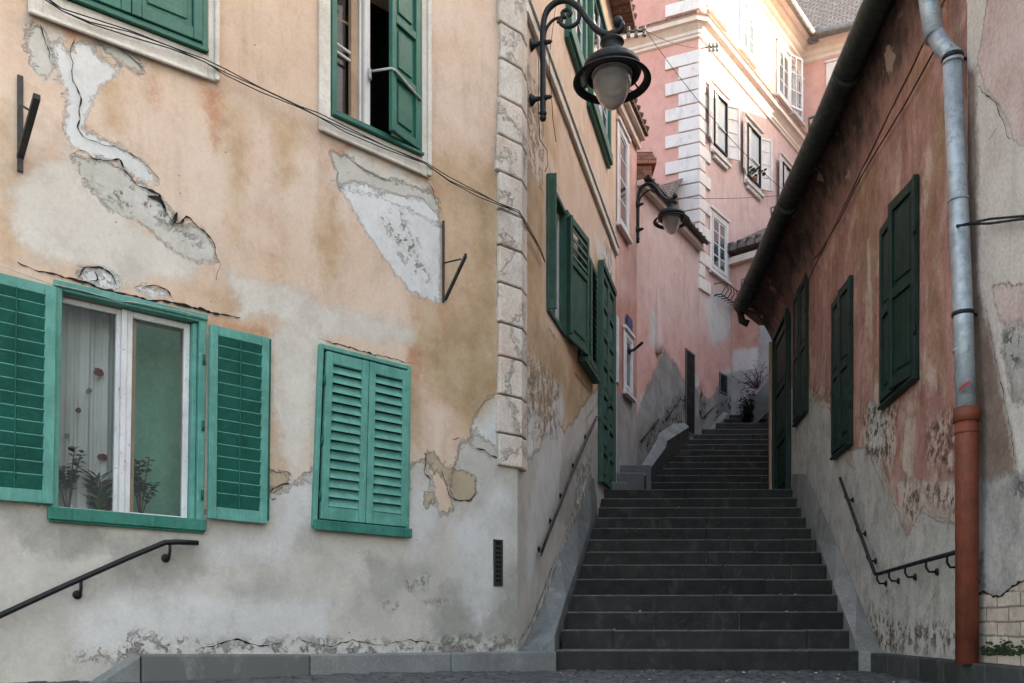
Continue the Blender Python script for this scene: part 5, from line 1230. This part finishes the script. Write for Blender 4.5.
# plants -----------------------------------------------------------
def leafq(mb, p, d, up, L, w, m=0):
    d = d.normalized(); side = d.cross(up).normalized()*w; mid = p+d*L*.5+up*L*.08
    mb.quad([p, mid-side, p+d*L, mid+side], m, True)
def potted(label, base, h, spread, kind, pot=True):
    root = empty('potted_plant', base, label, 'plant'); mbS = MB(); mbL = MB()
    if pot:
        m_ = MB(); m_.lathe(base, [(0,0),(.035,0),(.045,.06),(.05,.06),(.05,.075),(.043,.075),(.0,.065)], 14); m_.build('pot', M['terracotta'], root)
    top = base+Vector((0,0,.06))
    nst = 8 if kind == 'spiky' else 7
    for i in range(nst):
        a = random.uniform(0,6.28); e = top+Vector((math.cos(a)*spread*random.uniform(.2,1), math.sin(a)*spread*.35, h*random.uniform(.55,1))); mid = top.lerp(e,.5)+Vector((0,0,h*.1))
        if kind == 'spiky':
            mbS.tube([top, mid], .004, 5)
            for j in range(12):
                q = top.lerp(mid, .1+.9*j/12); b = random.uniform(0,6.28); leafq(mbL, q, Vector((math.cos(b), math.sin(b)*.5, .55)), Vector((0,0,1)), random.uniform(.08,.13), .010)
        else:
            mbS.tube([top, mid, e], .0035, 5)
            for j in range(26):
                q = mid.lerp(e, random.uniform(-.3,1.1)); b = random.uniform(0,6.28); leafq(mbL, q, Vector((math.cos(b), math.sin(b)*.6, random.uniform(-.3,.6))), Vector((0,0,1)), random.uniform(.03,.055), .019)
    mbS.build('stem', M['redleaf'], root); mbL.build('foliage', M['leaf'], root)
fz = lambda a, n: f1(a, -.03, n)
potted('leafy trailing plant at the left of the big window', fz(.14,-.17), .44, .22, 'leafy')
potted('dark spiky succulent behind the left pane', fz(.31,-.17), .42, .07, 'spiky')
potted('small geranium behind the right pane of the big window', fz(.54,-.17), .40, .13, 'leafy')
# curtain with flowers
mb = MB(); rows = []
for j in range(2):
    rows.append([f1(.03+.40*i/60, [-.02, Hh1+.0][j]+.0, -.27+.026*math.sin(i*.42+.5*j)+.012*math.sin(i*1.17)+.008*math.sin(i*2.3+j)) for i in range(61)])
mb.grid(rows, 0, True)
for (a, b, r, m_) in ((.20,.66,.024,1),(.33,.40,.034,1),(.31,.90,.038,1),(.25,.78,.024,2),(.14,.50,.022,2)):
    for k in range(3):
        c = (a+random.uniform(-.3,.3)*r, b+random.uniform(-.3,.3)*r); mb.quad([f1(c[0]+r*.7*math.cos(t)*random.uniform(.7,1.1), c[1]+r*.7*math.sin(t)*random.uniform(.7,1.1), -.222) for t in np.linspace(0,5.6,8)], m_)
tag(mb.build('curtain', [M['curtain'], M['petal'], M['porcelain']]), 'white curtain with red poppies hanging inside the big window', 'curtain')
# red flowers on townhouse sill
f_, W_, H_, z0_, s0_ = fw2; base = f_(.2, -.05, .10); root = empty('flower_pot', base, 'red flowers in a pot on the townhouse window sill', 'flowers')
mb = MB(); mb.lathe(base, [(0,0),(.04,0),(.05,.07),(0,.07)], 10); mb.build('pot', M['terracotta'], root)
mb = MB(); mb2 = MB()
for i in range(30):
    p = base+Vector((random.uniform(-.15,.25), random.uniform(-.06,.06), .06+random.uniform(0,.16))); leafq(mb if i % 3 else mb2, p, Vector((random.uniform(-1,1),random.uniform(-1,1),.4)), Vector((0,0,1)), .09, .04)
mb.build('foliage', M['leaf'], root); mb2.build('blossom', M['petal'], root)
# twiggy creeper at lane end + dark shrub
def creeper(label, c, n, rx, rz, mat, tw, ls=.05):
    root = empty('shrub', c, label, 'shrub'); mb = MB(); mt = MB()
    for i in range(tw):
        p = c+Vector((random.uniform(-.05,.05), 0, 0)); d = Vector((random.uniform(-rx,rx)*1.2, random.uniform(-.12,.12), rz)).normalized(); L = rz*random.uniform(.6,1.25); pts = [p]
        for k in range(6):
            d = (d+Vector((random.gauss(0,.25), random.gauss(0,.12), random.gauss(.0,.2)))).normalized(); p = p+d*L/6; pts.append(p)
            for j in range(n//tw//6+1):
                q = p+Vector((random.gauss(0,.035),random.gauss(0,.035),random.gauss(0,.035))); leafq(mb, q, Vector((random.uniform(-1,1),random.uniform(-1,1),random.uniform(-.5,.5))), Vector((0,0,1)), ls, ls*.35)
        mt.tube(pts, [.012,.010,.008,.007,.006,.005,.004], 5)
    mt.build('twig', M['redleaf'], root); mb.build('foliage', M[mat], root)
creeper('bare reddish creeper hanging over the wall at the top of the stairs', at(757,388,15.6), 160, .5, .42, 'redleaf', 14, .04)
creeper('dark bush against the wall at the top of the stairs', at(749,424,15.9), 900, .22, .5, 'leafdk', 16, .06)

for o in list(scene.objects):
    if o.type != 'MESH': continue
    for mt in o.data.materials:
        for nm in LAYERED.get(mt.name, ()):
            if nm not in o.data.attributes:
                at_ = o.data.attributes.new(nm, 'FLOAT', 'POINT'); at_.data.foreach_set('value', [-1.0]*len(o.data.vertices))
# ================================================================== LIGHT, SKY, CAMERA
ELEV, AZ = 27.0, 0.0     # sun: direction to the sun in plan = (cos, sin) measured from +x
sunv = Vector((math.cos(R(ELEV))*math.cos(R(AZ)), math.cos(R(ELEV))*math.sin(R(AZ)), math.sin(R(ELEV))))
sl = bpy.data.lights.new('sun', 'SUN'); sl.energy = 3.3; sl.angle = R(.5); sl.color = (1, .97, .94)
so = bpy.data.objects.new('sun', sl); col.objects.link(so); so.rotation_euler = (-sunv).to_track_quat('-Z', 'Y').to_euler()
wld = bpy.data.worlds.new('World'); scene.world = wld; wld.use_nodes = True; nt = wld.node_tree
bg = nt.nodes['Background']; sk = nt.nodes.new('ShaderNodeTexSky'); sk.sky_type = 'NISHITA'; sk.sun_disc = False
sk.sun_elevation = R(ELEV); sk.sun_rotation = math.atan2(sunv.x, sunv.y); sk.dust_density = 3.0; sk.air_density = 1.0; sk.ozone_density = 1.0
nt.links.new(sk.outputs[0], bg.inputs[0]); bg.inputs[1].default_value = .15
cam = bpy.data.cameras.new('camera'); co = bpy.data.objects.new('camera', cam); col.objects.link(co); scene.camera = co
co.location = (0, 0, HC); co.rotation_euler = (R(90), 0, 0); cam.sensor_width = 36; cam.lens = 36*F/1024
cam.shift_y = (HY-341.5)/1024; cam.clip_end = 1500; cam.clip_start = .05
scene.view_settings.view_transform = 'Standard'; scene.view_settings.look = 'None'; scene.view_settings.exposure = 2.78; scene.view_settings.gamma = 1
try:
    scene.view_settings.use_white_balance = True; scene.view_settings.white_balance_temperature = 8000; scene.view_settings.white_balance_tint = 9
except Exception: pass
scene.cycles.max_bounces = 7; scene.cycles.diffuse_bounces = 3; scene.cycles.glossy_bounces = 3; scene.cycles.transparent_max_bounces = 8
scene.cycles.use_denoising = True; scene.cycles.sample_clamp_indirect = 6
